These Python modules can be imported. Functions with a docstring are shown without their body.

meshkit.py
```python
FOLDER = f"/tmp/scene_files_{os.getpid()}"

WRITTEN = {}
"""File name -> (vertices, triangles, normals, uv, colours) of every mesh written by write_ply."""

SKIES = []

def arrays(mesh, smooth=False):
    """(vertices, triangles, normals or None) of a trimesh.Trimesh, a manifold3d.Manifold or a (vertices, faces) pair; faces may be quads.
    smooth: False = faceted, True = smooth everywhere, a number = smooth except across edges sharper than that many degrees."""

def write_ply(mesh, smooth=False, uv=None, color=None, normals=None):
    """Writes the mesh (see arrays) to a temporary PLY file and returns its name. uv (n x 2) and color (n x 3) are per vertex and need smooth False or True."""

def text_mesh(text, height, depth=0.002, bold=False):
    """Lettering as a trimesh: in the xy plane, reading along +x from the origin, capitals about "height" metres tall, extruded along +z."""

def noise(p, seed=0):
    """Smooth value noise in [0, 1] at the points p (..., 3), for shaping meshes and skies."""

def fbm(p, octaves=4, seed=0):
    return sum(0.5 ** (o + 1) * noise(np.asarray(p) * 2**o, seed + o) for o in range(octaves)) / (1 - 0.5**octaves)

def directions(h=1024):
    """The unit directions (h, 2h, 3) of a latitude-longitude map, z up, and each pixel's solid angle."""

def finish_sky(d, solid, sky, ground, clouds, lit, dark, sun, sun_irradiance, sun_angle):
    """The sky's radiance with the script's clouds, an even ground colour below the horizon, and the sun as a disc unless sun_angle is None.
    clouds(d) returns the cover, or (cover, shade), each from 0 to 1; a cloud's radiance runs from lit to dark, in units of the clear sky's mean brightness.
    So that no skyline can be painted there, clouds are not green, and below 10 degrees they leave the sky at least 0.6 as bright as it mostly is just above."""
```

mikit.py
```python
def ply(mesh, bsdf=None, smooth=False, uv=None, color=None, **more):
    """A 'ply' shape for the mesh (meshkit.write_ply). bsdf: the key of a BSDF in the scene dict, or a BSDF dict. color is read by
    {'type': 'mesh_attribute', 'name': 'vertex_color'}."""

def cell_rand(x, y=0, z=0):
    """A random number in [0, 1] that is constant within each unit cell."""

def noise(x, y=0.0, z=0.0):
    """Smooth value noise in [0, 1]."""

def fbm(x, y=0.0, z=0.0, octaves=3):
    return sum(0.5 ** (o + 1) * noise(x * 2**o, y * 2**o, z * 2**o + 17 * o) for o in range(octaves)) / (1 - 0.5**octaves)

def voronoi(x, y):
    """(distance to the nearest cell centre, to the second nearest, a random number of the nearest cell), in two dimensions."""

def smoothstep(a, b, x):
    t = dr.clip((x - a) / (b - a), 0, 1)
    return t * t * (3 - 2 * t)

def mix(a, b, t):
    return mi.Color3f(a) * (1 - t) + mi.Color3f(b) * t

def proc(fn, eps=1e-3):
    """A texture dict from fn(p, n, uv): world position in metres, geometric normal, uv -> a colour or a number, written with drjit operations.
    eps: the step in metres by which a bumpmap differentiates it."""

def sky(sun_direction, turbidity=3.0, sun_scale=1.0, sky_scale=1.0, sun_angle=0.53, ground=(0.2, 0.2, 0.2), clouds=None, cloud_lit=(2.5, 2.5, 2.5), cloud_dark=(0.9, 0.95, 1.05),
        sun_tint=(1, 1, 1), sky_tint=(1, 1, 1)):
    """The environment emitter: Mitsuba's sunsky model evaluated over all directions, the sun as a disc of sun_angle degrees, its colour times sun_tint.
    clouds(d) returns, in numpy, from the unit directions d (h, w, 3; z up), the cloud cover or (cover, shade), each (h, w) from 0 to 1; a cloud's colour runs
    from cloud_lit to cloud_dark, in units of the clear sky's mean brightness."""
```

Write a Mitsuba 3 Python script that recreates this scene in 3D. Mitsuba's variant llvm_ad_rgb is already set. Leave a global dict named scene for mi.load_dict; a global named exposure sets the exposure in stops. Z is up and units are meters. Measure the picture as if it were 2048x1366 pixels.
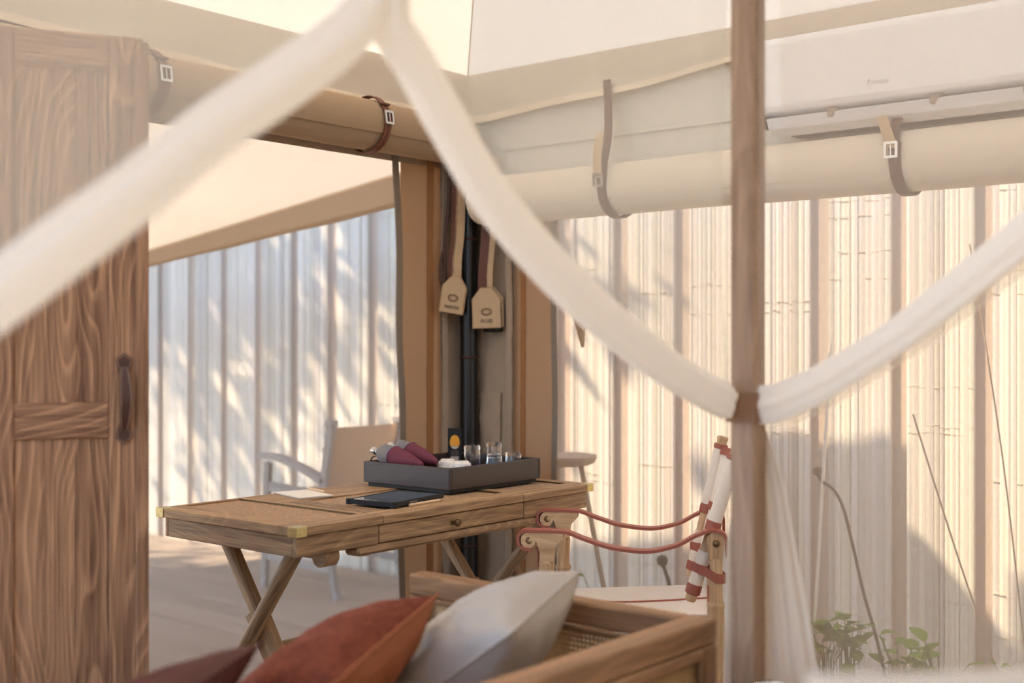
import math, random
import numpy as np
import drjit as dr
import mitsuba as mi
import trimesh
import shapely
from shapely.geometry import Polygon, Point, box as sbox
import mikit, meshkit

T = mi.ScalarTransform4f
PI = math.pi
rng = np.random.default_rng(7)
scene, labels = {}, {}

# ---------------------------------------------------------------- camera, sky, exposure
# world: the tent's corner pole stands near the origin, +x runs along the right wall, -y along the left wall, z up
YAW = math.radians(39.6)
CAM = np.array([3.337, -3.749, 1.263])
FWD = np.array([-math.sin(YAW), math.cos(YAW), 0.0])
scene['camera'] = {
    'type': 'thinlens', 'fov': math.degrees(2 * math.atan(1024 / 2461)), 'fov_axis': 'x',
    'aperture_radius': 0.0125, 'focus_distance': 3.85, 'near_clip': 0.05, 'far_clip': 100.0,
    'to_world': T().look_at(origin=CAM.tolist(), target=(CAM + FWD).tolist(), up=[0, 0, 1])}
SUN = (-0.633, -0.366, 0.682)
scene['sky'] = mikit.sky(SUN, turbidity=3.5, sun_scale=0.95, sky_scale=1.8, sun_angle=1.0, ground=(0.30, 0.27, 0.24),
                         sky_tint=(0.92, 1.0, 1.06), sun_tint=(1.0, 0.985, 0.945))
exposure = 3.17


# ---------------------------------------------------------------- materials
def lin(c):
    c = np.asarray(c, float) / 255
    return np.where(c <= 0.04045, c / 12.92, ((c + 0.055) / 1.055) ** 2.4).tolist()


def rgb(c):
    return {'type': 'rgb', 'value': lin(c)}


def mat(name, c, rough=0.8, metal=0.0, spec=0.4, **more):
    scene[name] = {'type': 'twosided', 'bsdf': {'type': 'principled', 'base_color': c if isinstance(c, dict) else rgb(c),
                                                'roughness': rough, 'metallic': metal, 'specular': spec, **more}}
    return name


def thin(name, c, trans=1.0, rough=0.9):
    scene[name] = {'type': 'principledthin', 'base_color': c if isinstance(c, dict) else rgb(c), 'roughness': rough, 'diff_trans': trans, 'spec_trans': 0.0, 'eta': 1.3}
    return name


def gauze(name, c, opacity, trans=1.0):
    scene[name] = {'type': 'mask', 'opacity': opacity, 'bsdf': {'type': 'principledthin', 'base_color': rgb(c), 'roughness': 0.95, 'diff_trans': trans, 'spec_trans': 0.0, 'eta': 1.1}}
    return name


# wood: uv.x runs along the grain (+ 40 per palette), uv.y across it (+ 3 per board)
WOODS = [((96, 64, 44), (188, 145, 110)),     # 0 wardrobe teak
         ((104, 77, 54), (194, 157, 116)),   # 1 desk
         ((100, 72, 50), (172, 132, 96)),    # 2 sofa
         ((112, 88, 70), (168, 140, 116)),    # 3 bed post
         ((150, 112, 76), (214, 180, 138)),  # 4 pale chair wood
         ((126, 118, 114), (166, 158, 154))]  # 5 weathered outdoor teak


def wood_fn(p, n, uv):
    pal = dr.floor(uv.x / 40)
    u = uv.x - pal * 40
    v = uv.y
    board = dr.floor(v / 3)
    w = mikit.fbm(u * 1.3 + board * 3.1, v * 6.5, 0.0, 3)
    g = w * 13 + v * 46
    r = g - dr.floor(g)
    ring = 0.35 * r + 0.65 * mikit.smoothstep(0.55, 0.85, r) * (1 - mikit.smoothstep(0.9, 1.0, r))
    streak = mikit.noise(u * 3.0, v * 130)
    fine = mikit.noise(u * 14.0, v * 520)
    kr = dr.select(pal < 0.5, mi.Float(0.40), mi.Float(0.20))
    t = dr.clip(kr * ring + 0.42 * streak + 0.36 * fine + (0.37 - kr) * 0.4 - 0.08 + 0.28 * (mikit.cell_rand(board, 5) - 0.5) + 0.12 * (w - 0.5), 0, 1)
    dark, light = mi.Color3f(0), mi.Color3f(0)
    for k, (d, l) in enumerate(WOODS):
        on = dr.abs(pal - k) < 0.5
        dark = dr.select(on, mi.Color3f(lin(d)), dark)
        light = dr.select(on, mi.Color3f(lin(l)), light)
    return dark * (1 - t) + light * t


mat('m_wood', mikit.proc(wood_fn), rough=0.55, spec=0.35)


def rattan_fn(p, n, uv):
    a = (p.x + p.y) * 210
    b = (p.x - p.y) * 210
    ca, cb = dr.floor(a / 2), dr.floor(b / 2)
    par = ca + cb
    odd = par - 2 * dr.floor(par / 2)
    s = dr.select(odd > 0.5, dr.abs(dr.sin(a * PI / 2)), dr.abs(dr.sin(b * PI / 2)))
    t = dr.clip(0.25 + 0.55 * s + 0.4 * (mikit.cell_rand(ca, cb) - 0.5), 0, 1)
    return mikit.mix(lin((104, 76, 54)), lin((186, 150, 114)), t)


mat('m_rattan', mikit.proc(rattan_fn), rough=0.6)
mat('m_vc', {'type': 'mesh_attribute', 'name': 'vertex_color'}, rough=0.85, spec=0.2)


def deck_fn(p, n, uv):
    w = mikit.noise(p.y * 260, p.x * 2)
    q = mikit.noise(p.y * 30, p.x * 1.3)
    return mikit.mix(lin((120, 106, 95)), lin((152, 138, 126)), 0.5 * w + 0.5 * q)


mat('m_deck', mikit.proc(deck_fn), rough=0.9, spec=0.15)
mat('m_floor', (148, 142, 132), 0.6)
mat('m_ground', (205, 192, 174), 0.95, spec=0.1)  # made pale so that it bounces daylight into the tent
thin('m_roof', (226, 216, 198), 0.68)
thin('m_awning', (204, 190, 170), 0.9)
thin('m_awninghem', (178, 152, 122), 0.8)
thin('m_valance', (214, 202, 186), 0.4)
mat('m_hem', (222, 206, 182), 0.9)
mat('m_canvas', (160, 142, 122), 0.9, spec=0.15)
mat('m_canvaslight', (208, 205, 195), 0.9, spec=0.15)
mat('m_rollA', (158, 134, 108), 0.85, spec=0.2)
mat('m_rollB', (216, 204, 186), 0.85, spec=0.2)
thin('m_strip', (198, 170, 140), 0.95)
mat('m_greytrim', (124, 112, 98), 0.9)
mat('m_browntrim', (150, 104, 64), 0.9)
gauze('m_screen', (186, 182, 176), 0.24, 0.9)
gauze('m_screenwarm', (205, 184, 160), 0.28, 0.9)  # same mesh, its warm tint stands for warm light on this side
gauze('m_net', (222, 219, 209), 0.38, 0.9)
thin('m_netbunch', (244, 240, 234), 0.8)
gauze('m_netshaded', (212, 194, 172), 0.22, 0.8)  # tan tint stands for the dimmer light right of the post
gauze('m_netthin', (226, 218, 208), 0.2, 0.9)
gauze('m_netloose', (232, 226, 216), 0.46, 0.9)
thin('m_nettail', (214, 202, 188), 0.8)
mat('m_leather', (150, 84, 66), 0.5, spec=0.4)
mat('m_leatherdark', (66, 38, 30), 0.45, spec=0.5)
mat('m_leatherbrown', (92, 54, 40), 0.5, spec=0.4)
mat('m_stitch', (128, 104, 84), 0.7)
mat('m_brass', (204, 188, 136), 0.3, metal=1.0)
mat('m_antique', (112, 92, 66), 0.4, metal=0.9)
mat('m_steel', (200, 200, 200), 0.2, metal=1.0)
mat('m_bamboopole', (16, 14, 14), 0.35, spec=0.5)
mat('m_bamboonode', (56, 28, 22), 0.5)
mat('m_tag', (186, 160, 128), 0.9, spec=0.15)
mat('m_print', (58, 40, 32), 0.8)
mat('m_patch', (150, 118, 82), 0.7)
mat('m_tieshadow', (122, 92, 70), 0.9)  # dark brown stands for the shadow of the nets on the post
mat('m_black', (18, 17, 18), 0.5)
mat('m_tray', (44, 31, 30), 0.34, spec=0.65)
mat('m_trayinside', (16, 14, 15), 0.7)
mat('m_traystitch', (74, 66, 68), 0.6)
mat('m_greycloth', (126, 122, 122), 0.85)
mat('m_maroon', (112, 52, 68), 0.7)
mat('m_purple', (92, 48, 96), 0.7)
mat('m_ceramic', (240, 234, 224), 0.15, spec=0.5)
scene['m_glass'] = {'type': 'dielectric', 'int_ior': 1.5, 'ext_ior': 1.0}
mat('m_orange', (226, 154, 50), 0.6)
mat('m_cardgrey', (190, 178, 166), 0.6)
mat('m_cardtext', (92, 78, 70), 0.6)
mat('m_screenglass', (20, 22, 26), 0.06, spec=0.7)
mat('m_case', (20, 21, 24), 0.5)
mat('m_paper', (214, 208, 198), 0.9)
mat('m_papergrey', (150, 142, 132), 0.9)
mat('m_pencil', (216, 186, 150), 0.6)
mat('m_chaircanvas', (222, 208, 190), 0.9, spec=0.15)
mat('m_cane', (198, 164, 118), 0.6)
def plush_fn(p, n, uv):
    q = mikit.fbm(p.x * 120, p.y * 120, p.z * 120, 3)
    return mikit.mix(lin((90, 40, 27)), lin((118, 60, 42)), mikit.smoothstep(0.2, 0.8, q))


mat('m_rust', mikit.proc(plush_fn), 0.9, sheen=0.35, spec=0.15)
mat('m_rustback', (142, 80, 46), 0.75, sheen=0.2)
mat('m_brownvelvet', (72, 28, 23), 0.6, sheen=0.15)
mat('m_satin', (166, 159, 153), 0.42, spec=0.4)
mat('m_seat', (196, 184, 168), 0.9)
mat('m_white', (232, 228, 222), 0.9)
mat('m_linen', (190, 180, 168), 0.9)
mat('m_acwhite', (232, 230, 228), 0.12, spec=0.5)
mat('m_acmatte', (222, 222, 222), 0.35)
mat('m_acgrey', (110, 106, 104), 0.6)
mat('m_aclogo', (170, 168, 166), 0.6)
mat('m_acclip', (150, 132, 118), 0.6)
mat('m_bambooback', (184, 166, 152), 0.9, spec=0.1)
thin('m_outcanvas', (206, 178, 150), 0.7)
mat('m_outteak', (178, 168, 162), 0.8)
mat('m_iron', (52, 42, 36), 0.6)
mat('m_rope', (232, 226, 214), 0.8)
mat('m_ropedark', (160, 140, 118), 0.8)
mat('m_trunk', (84, 66, 50), 0.9)
thin('m_leaf', (116, 150, 54), 0.7, 0.5)
thin('m_treeleaf', (70, 96, 40), 0.5, 0.5)
mat('m_brightfoot', (210, 210, 220), 0.3, metal=0.8)  # pale tone for the white light at the veranda chair leg bottoms


# ---------------------------------------------------------------- mesh helpers
def tag(key, label=None, cat=None, group=None, kind=None):
    d = {k: v for k, v in (('label', label), ('category', cat), ('group', group), ('kind', kind)) if v}
    labels[key] = {**labels.get(key, {}), **d}


def fresh(key):
    if key not in scene:
        return key
    k = 1
    while f'{key}_{k:03d}' in scene:
        k += 1
    return f'{key}_{k:03d}'


def obj(key, mesh, m, smooth=False, label=None, uv=None, color=None):
    key = fresh(key)
    scene[key] = mikit.ply(mesh, m, smooth=smooth, uv=uv, color=color)
    if label:
        labels[key] = {'label': label}
    return key


SEED = [0]


def wood(key, mesh, pal, grain, label=None, smooth=False):
    """A wooden part: grain is the unit vector along the grain."""
    if not isinstance(mesh, trimesh.Trimesh):
        mesh = trimesh.Trimesh(np.asarray(mesh[0]), np.asarray(mesh[1]), process=False)
    SEED[0] = (SEED[0] + 1) % 37
    g = np.asarray(grain, float)
    g /= np.linalg.norm(g)
    h = np.array([0, 0, 1.0]) if abs(g[2]) < 0.8 else np.array([1.0, 0, 0])
    a = np.cross(g, h)
    a /= np.linalg.norm(a)
    b = np.cross(a, g)
    v = np.asarray(mesh.vertices)
    c = v.mean(0)
    uv = np.stack([pal * 40 + 20 + (v - c) @ g + (SEED[0] * 0.37) % 9, SEED[0] * 3 + 1.5 + ((v - c) @ a) * 0.78 + ((v - c) @ b) * 0.66], 1)
    return obj(key, mesh, 'm_wood', smooth=smooth, label=label, uv=uv)


def cat_(*ms):
    return trimesh.util.concatenate([m if isinstance(m, trimesh.Trimesh) else trimesh.Trimesh(*m, process=False) for m in ms])


def rbox(lo, hi, b=0.003):
    lo, hi = np.minimum(lo, hi), np.maximum(lo, hi)
    b = min(b, 0.45 * (hi - lo).min())
    c, s = (lo + hi) / 2, (hi - lo) / 2
    pts = []
    for sx in (-1, 1):
        for sy in (-1, 1):
            for sz in (-1, 1):
                q = np.array([sx, sy, sz])
                for k in range(3):
                    e = s - b
                    e[k] = s[k]
                    pts.append(c + q * e)
    return trimesh.Trimesh(pts).convex_hull


def frame_of(d, up=(0, 0, 1)):
    d = np.asarray(d, float)
    d = d / np.linalg.norm(d)
    up = np.asarray(up, float)
    if abs(d @ up) > 0.98 * np.linalg.norm(up):
        up = np.array([1.0, 0, 0]) if abs(d[0]) < 0.9 else np.array([0, 1.0, 0])
    s = np.cross(d, up)
    s /= np.linalg.norm(s)
    return d, s, np.cross(s, d)


def beam(p0, p1, w, h, up=(0, 0, 1), b=0.003):
    """A bar from p0 to p1, w wide sideways and h tall along up."""
    p0, p1 = np.asarray(p0, float), np.asarray(p1, float)
    d, s, u = frame_of(p1 - p0, up)
    L = np.linalg.norm(p1 - p0)
    m = rbox((0, -w / 2, -h / 2), (L, w / 2, h / 2), b)
    m.vertices = p0 + np.outer(m.vertices[:, 0], d) + np.outer(m.vertices[:, 1], s) + np.outer(m.vertices[:, 2], u)
    return m


def lathe(p0, p1, prof, seg=24, up=(0, 0, 1), wob=None):
    """prof: (t from 0 to 1 along p0-p1, radius) pairs; closed at both ends."""
    p0, p1 = np.asarray(p0, float), np.asarray(p1, float)
    d, s, u = frame_of(p1 - p0, up)
    L = np.linalg.norm(p1 - p0)
    V, Fc = [], []
    for i, (t, r) in enumerate(prof):
        for k in range(seg):
            a = 2 * PI * k / seg
            rr = r * (wob(t, a) if wob else 1)
            V.append(p0 + d * t * L + rr * (s * math.cos(a) + u * math.sin(a)))
    n = len(prof)
    for i in range(n - 1):
        for k in range(seg):
            a, b = i * seg + k, i * seg + (k + 1) % seg
            Fc += [[a, b, b + seg], [a, b + seg, a + seg]]
    V += [p0 + d * prof[0][0] * L, p0 + d * prof[-1][0] * L]
    for k in range(seg):
        Fc += [[n * seg, (k + 1) % seg, k], [n * seg + 1, (n - 1) * seg + k, (n - 1) * seg + (k + 1) % seg]]
    return trimesh.Trimesh(V, Fc, process=False)


def cyl(p0, p1, r0, r1=None, seg=20):
    r1 = r0 if r1 is None else r1
    return lathe(p0, p1, [(0, r0 * 0.9), (0.002, r0), (0.998, r1), (1, r1 * 0.9)], seg)


def tube(pts, r, seg=12, flat=1.0):
    """A round or flattened tube through pts; r a number or one per point."""
    P = np.asarray(pts, float)
    n = len(P)
    r = np.broadcast_to(np.asarray(r, float), n)
    tan = np.gradient(P, axis=0)
    tan /= np.linalg.norm(tan, axis=1, keepdims=True)
    _, s, u = frame_of(tan[0])
    V, Fc = [], []
    for i in range(n):
        s = s - tan[i] * (s @ tan[i])
        s /= np.linalg.norm(s)
        u = np.cross(tan[i], s)
        for k in range(seg):
            a = 2 * PI * k / seg
            V.append(P[i] + r[i] * (math.cos(a) * s + flat * math.sin(a) * u))
    for i in range(n - 1):
        for k in range(seg):
            a, b = i * seg + k, i * seg + (k + 1) % seg
            Fc += [[a, b + seg, b], [a, a + seg, b + seg]]
    V += [P[0], P[-1]]
    for k in range(seg):
        Fc += [[n * seg, k, (k + 1) % seg], [n * seg + 1, (n - 1) * seg + (k + 1) % seg, (n - 1) * seg + k]]
    return trimesh.Trimesh(V, Fc, process=False)


def ribbon(pts, side, w, t):
    """A strap of rectangular section through pts, w wide along side, t thick."""
    P = np.asarray(pts, float)
    n = len(P)
    side = np.broadcast_to(np.asarray(side, float), (n, 3))
    side = side / np.linalg.norm(side, axis=1, keepdims=True)
    tan = np.gradient(P, axis=0)
    nor = np.cross(tan, side)
    nor /= np.linalg.norm(nor, axis=1, keepdims=True)
    w = np.broadcast_to(np.asarray(w, float), n)[:, None]
    V = np.stack([P + side * w / 2 + nor * t / 2, P - side * w / 2 + nor * t / 2, P - side * w / 2 - nor * t / 2, P + side * w / 2 - nor * t / 2], 1).reshape(-1, 3)
    Fc = []
    for i in range(n - 1):
        for k in range(4):
            a, b = 4 * i + k, 4 * i + (k + 1) % 4
            Fc += [[a, b, b + 4], [a, b + 4, a + 4]]
    Fc += [[0, 2, 1], [0, 3, 2], [4 * n - 4, 4 * n - 3, 4 * n - 2], [4 * n - 4, 4 * n - 2, 4 * n - 1]]
    return trimesh.Trimesh(V, Fc, process=False)


def grid(fn, nu, nv):
    """A sheet fn(u, v) -> (..., 3) for u, v in [0, 1]."""
    U, Vv = np.meshgrid(np.linspace(0, 1, nu), np.linspace(0, 1, nv), indexing='ij')
    P = np.asarray(fn(U, Vv)).reshape(-1, 3)
    i, j = np.meshgrid(np.arange(nu - 1), np.arange(nv - 1), indexing='ij')
    a = (i * nv + j).ravel()
    Fc = np.concatenate([np.stack([a, a + nv, a + nv + 1], 1), np.stack([a, a + nv + 1, a + 1], 1)])
    return trimesh.Trimesh(P, Fc, process=False)


def sheet(fn, nu, nv, t, nrm):
    """grid() with thickness t along nrm."""
    m = grid(fn, nu, nv)
    n = len(m.vertices)
    V = np.vstack([m.vertices, m.vertices + np.asarray(nrm, float) * t])
    edge = [i * nv for i in range(nu)] + [(nu - 1) * nv + j for j in range(1, nv)] + [i * nv + nv - 1 for i in range(nu - 2, -1, -1)] + [j for j in range(nv - 2, 0, -1)]
    Fc = m.faces.tolist() + (m.faces[:, ::-1] + n).tolist()
    for a, b in zip(edge, edge[1:] + edge[:1]):
        Fc += [[a, b + n, b], [a, a + n, b + n]]
    return trimesh.Trimesh(V, Fc, process=False)


def prism(poly, t, o, ex, ey):
    """A shapely polygon in the plane (ex, ey) at o, thickness t along ex x ey, centred."""
    ms = []
    for g in getattr(poly, 'geoms', [poly]):
        m = trimesh.creation.extrude_polygon(g, t, engine='earcut')
        ms.append(m)
    m = cat_(*ms)
    ex, ey = np.asarray(ex, float), np.asarray(ey, float)
    ez = np.cross(ex, ey)
    v = m.vertices
    m.vertices = np.asarray(o, float) + np.outer(v[:, 0], ex) + np.outer(v[:, 1], ey) + np.outer(v[:, 2] - t / 2, ez)
    return m


def interp(pts, n):
    """A smooth curve through pts."""
    from scipy.interpolate import PchipInterpolator
    P = np.asarray(pts, float)
    s = np.r_[0, np.cumsum(np.linalg.norm(np.diff(P, axis=0), axis=1))]
    return PchipInterpolator(s, P)(np.linspace(0, s[-1], n))


def lettering(text, height, o, ex, ey, depth=0.0012, bold=True):
    m = meshkit.text_mesh(text, height, depth, bold)
    v = m.vertices - np.array([m.bounds[:, 0].mean(), 0, 0])
    ex, ey = np.asarray(ex, float), np.asarray(ey, float)
    m.vertices = np.asarray(o, float) + np.outer(v[:, 0], ex) + np.outer(v[:, 1], ey) + np.outer(v[:, 2], np.cross(ex, ey))
    return m


def noise3(p, f, seed=0):
    return meshkit.fbm(np.asarray(p) * f, 3, seed) - 0.5


X, Y, Z = np.eye(3)

# ================================================================ SETTING
obj('floor', rbox((0.0, -5.6, -0.06), (5.4, 0.0, 0.0), 0.002), 'm_floor')
tag('floor', 'brown wooden floor inside the tent', kind='structure')
obj('deck', rbox((-8.0, -5.6, -0.06), (-0.005, 0.95, 0.0), 0.002), 'm_deck')
tag('deck', 'matt brown veranda deck outside the left screen', kind='structure')
obj('ground', rbox((-30, -30, -0.3), (30, 30, -0.08), 0.01), 'm_ground')
tag('ground', 'pale sandy ground around the tent, lightened to bounce daylight inside', kind='structure')

# roof lining: a hipped canvas ceiling rising from the eaves at z 2.34, with a short eave outside the walls
EZ, SL = 2.34, 0.5
XR, YR = 5.4, -5.6
AP = (2.7, -2.8)


def roof_panel(a, b):
    """From the eave line a-b up to the apex."""
    a, b = np.asarray(a, float), np.asarray(b, float)
    top = np.array([AP[0], AP[1], EZ + SL * 2.7])

    def f(u, v):
        base = a + (b - a) * u[..., None]
        p = base + (top - base) * v[..., None]
        p[..., 2] -= 0.035 * np.sin(PI * u) * np.sin(PI * np.minimum(v * 1.2, 1))
        return p
    return grid(f, 25, 25)


corners = [np.array(c) for c in ((0, 0, EZ), (XR, 0, EZ), (XR, YR, EZ), (0, YR, EZ))]
for i in (0, 1, 3):          # front of the roof, out of view, left open to let daylight in
    obj('ceiling__panel', roof_panel(corners[i], corners[(i + 1) % 4]), 'm_roof', smooth=True)
obj('ceiling__panel', roof_panel((XR, YR, EZ), (3.3, YR, EZ)), 'm_roof', smooth=True)  # unseen front panel, placed to dim the bed side
tag('ceiling', 'cream canvas tent roof lining glowing with daylight', kind='structure')
for c in corners:
    top = np.array([AP[0], AP[1], EZ + SL * 2.7])
    obj('ceiling__seam', ribbon([c + (top - c) * t - Z * 0.004 for t in np.linspace(0, 1, 12)], np.cross(top - c, Z), 0.005, 0.002), 'm_valance')
# unseen canvas flap outside the tent corner, placed to shade the fence
obj('ceiling__unseen_corner_flap', sheet(lambda u, v: np.stack([-0.42 + 0.62 * u, 0.35 + 0.01 * np.sin(u * 9), 1.5 + 0.68 * v], -1), 12, 12, 0.003, Y), 'm_rollA', smooth=30)

# ---- walls of canvas: header strips, corner panels, single-layer borders, grey edge binding
LOW = 0.0


def wavy(a, b, z0, z1, nrm, amp, seed, nu=24, nv=40, t=0.003, sx=None):
    """A hanging canvas panel from a to b (plan points), with shallow folds along nrm."""
    a, b, nrm = (np.array([*q, 0.0]) for q in (a, b, nrm))

    def f(u, v):
        p = a + (b - a) * u[..., None] + Z * (z0 + (z1 - z0) * v)[..., None]
        d = amp * (noise3(p * [1, 1, 0.35], 9, seed) + 0.5 * noise3(p, 22, seed + 3))
        return p + nrm * d[..., None]
    return sheet(f, nu, nv, t, nrm)


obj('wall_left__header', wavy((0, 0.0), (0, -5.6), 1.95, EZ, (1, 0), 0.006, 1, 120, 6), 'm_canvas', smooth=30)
tag('wall_left', 'beige canvas tent wall behind the desk', kind='structure')
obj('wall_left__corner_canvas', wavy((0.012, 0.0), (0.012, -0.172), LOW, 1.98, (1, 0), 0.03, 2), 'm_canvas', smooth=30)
obj('wall_left__seam', wavy((0.022, -0.148), (0.022, -0.178), LOW, 1.98, (1, 0), 0.02, 3, 4, 40, 0.006), 'm_canvas', smooth=30)
obj('wall_left__border', wavy((0.0, -0.12), (0.0, -0.385), LOW, 1.98, (1, 0), 0.012, 4), 'm_strip', smooth=30, label='sunlit tan single canvas border')
obj('wall_left__stitch_band', wavy((0.006, -0.212), (0.006, -0.246), LOW, 1.98, (1, 0), 0.012, 4, 4, 40), 'm_browntrim', smooth=30)


def edge_left(v):
    return -0.372 - 0.03 * np.clip(v - 0.55, 0, 1) / 0.45 + 0.006 * np.sin(v * 17)


obj('wall_left__binding', sheet(lambda u, v: np.stack([0.004 + 0 * u, edge_left(v) - 0.0 - 0.03 * u, LOW + 1.98 * v], -1), 3, 60, 0.006, X), 'm_greytrim', smooth=30, label='grey binding along the window edge')
obj('wall_left__canvas', wavy((0, -3.2), (0, -3.5), LOW, 1.98, (1, 0), 0.02, 5), 'm_canvas', smooth=30)
obj('wall_left__sill', rbox((-0.02, -5.6, 0.0), (0.0, -0.4, 0.02), 0.003), 'm_greytrim')
obj('window_1__screen', grid(lambda u, v: np.stack([-0.006 + 0.012 * np.sin(u * 9) * v * (1 - v), -0.385 - 2.83 * u, 0.02 + 1.95 * v], -1), 40, 20), 'm_screen', smooth=True)
tag('window_1', 'fine mesh screen in the left tent wall', kind='structure')

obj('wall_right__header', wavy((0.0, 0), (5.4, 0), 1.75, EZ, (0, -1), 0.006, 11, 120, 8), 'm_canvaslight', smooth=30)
tag('wall_right', 'beige canvas tent wall with the wide mesh opening', kind='structure')
obj('wall_right__header_seam', sheet(lambda u, v: np.stack([0.2 + 5.2 * u, -0.012 + 0 * u, 2.02 + 0.012 * v], -1), 40, 2, 0.003, -Y), 'm_canvaslight')
obj('wall_right__corner_canvas', wavy((0.0, -0.012), (0.262, -0.012), LOW, 1.83, (0, -1), 0.035, 12, 30, 50), 'm_canvas', smooth=30)
obj('wall_right__seam', wavy((0.236, -0.03), (0.262, -0.03), LOW, 1.83, (0, -1), 0.03, 13, 4, 50, 0.008), 'm_canvas', smooth=30)
obj('wall_right__fold', wavy((0.10, -0.024), (0.2, -0.024), 0.76, 1.06, (0, -1), 0.035, 12, 10, 10, 0.004), 'm_canvas', smooth=30)
obj('wall_right__border', wavy((0.2, 0.0), (0.455, 0.0), LOW, 1.83, (0, -1), 0.010, 14), 'm_strip', smooth=30, label='sunlit tan single canvas border')
obj('wall_right__stitch_band', wavy((0.285, -0.005), (0.308, -0.005), LOW, 1.83, (0, -1), 0.010, 14, 4, 40), 'm_browntrim', smooth=30)
obj('wall_right__binding', sheet(lambda u, v: np.stack([0.44 + 0.024 * u + 0.003 * np.sin(v * 14), -0.004 + 0 * u, LOW + 1.83 * v], -1), 3, 60, 0.006, -Y), 'm_greytrim', smooth=30, label='grey binding along the window edge')
obj('wall_right__canvas', wavy((4.6, 0), (5.4, 0), LOW, 1.98, (0, -1), 0.02, 15), 'm_canvas', smooth=30)
obj('window_2__screen', grid(lambda u, v: np.stack([0.455 + 4.15 * u, 0.006 + 0.01 * np.sin(u * 11) * v * (1 - v), 0.02 + 1.75 * v], -1), 40, 20), 'm_screenwarm', smooth=True)
tag('window_2', 'fine mesh screen in the right tent wall, tinted warm for the warm light outside', kind='structure')
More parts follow.
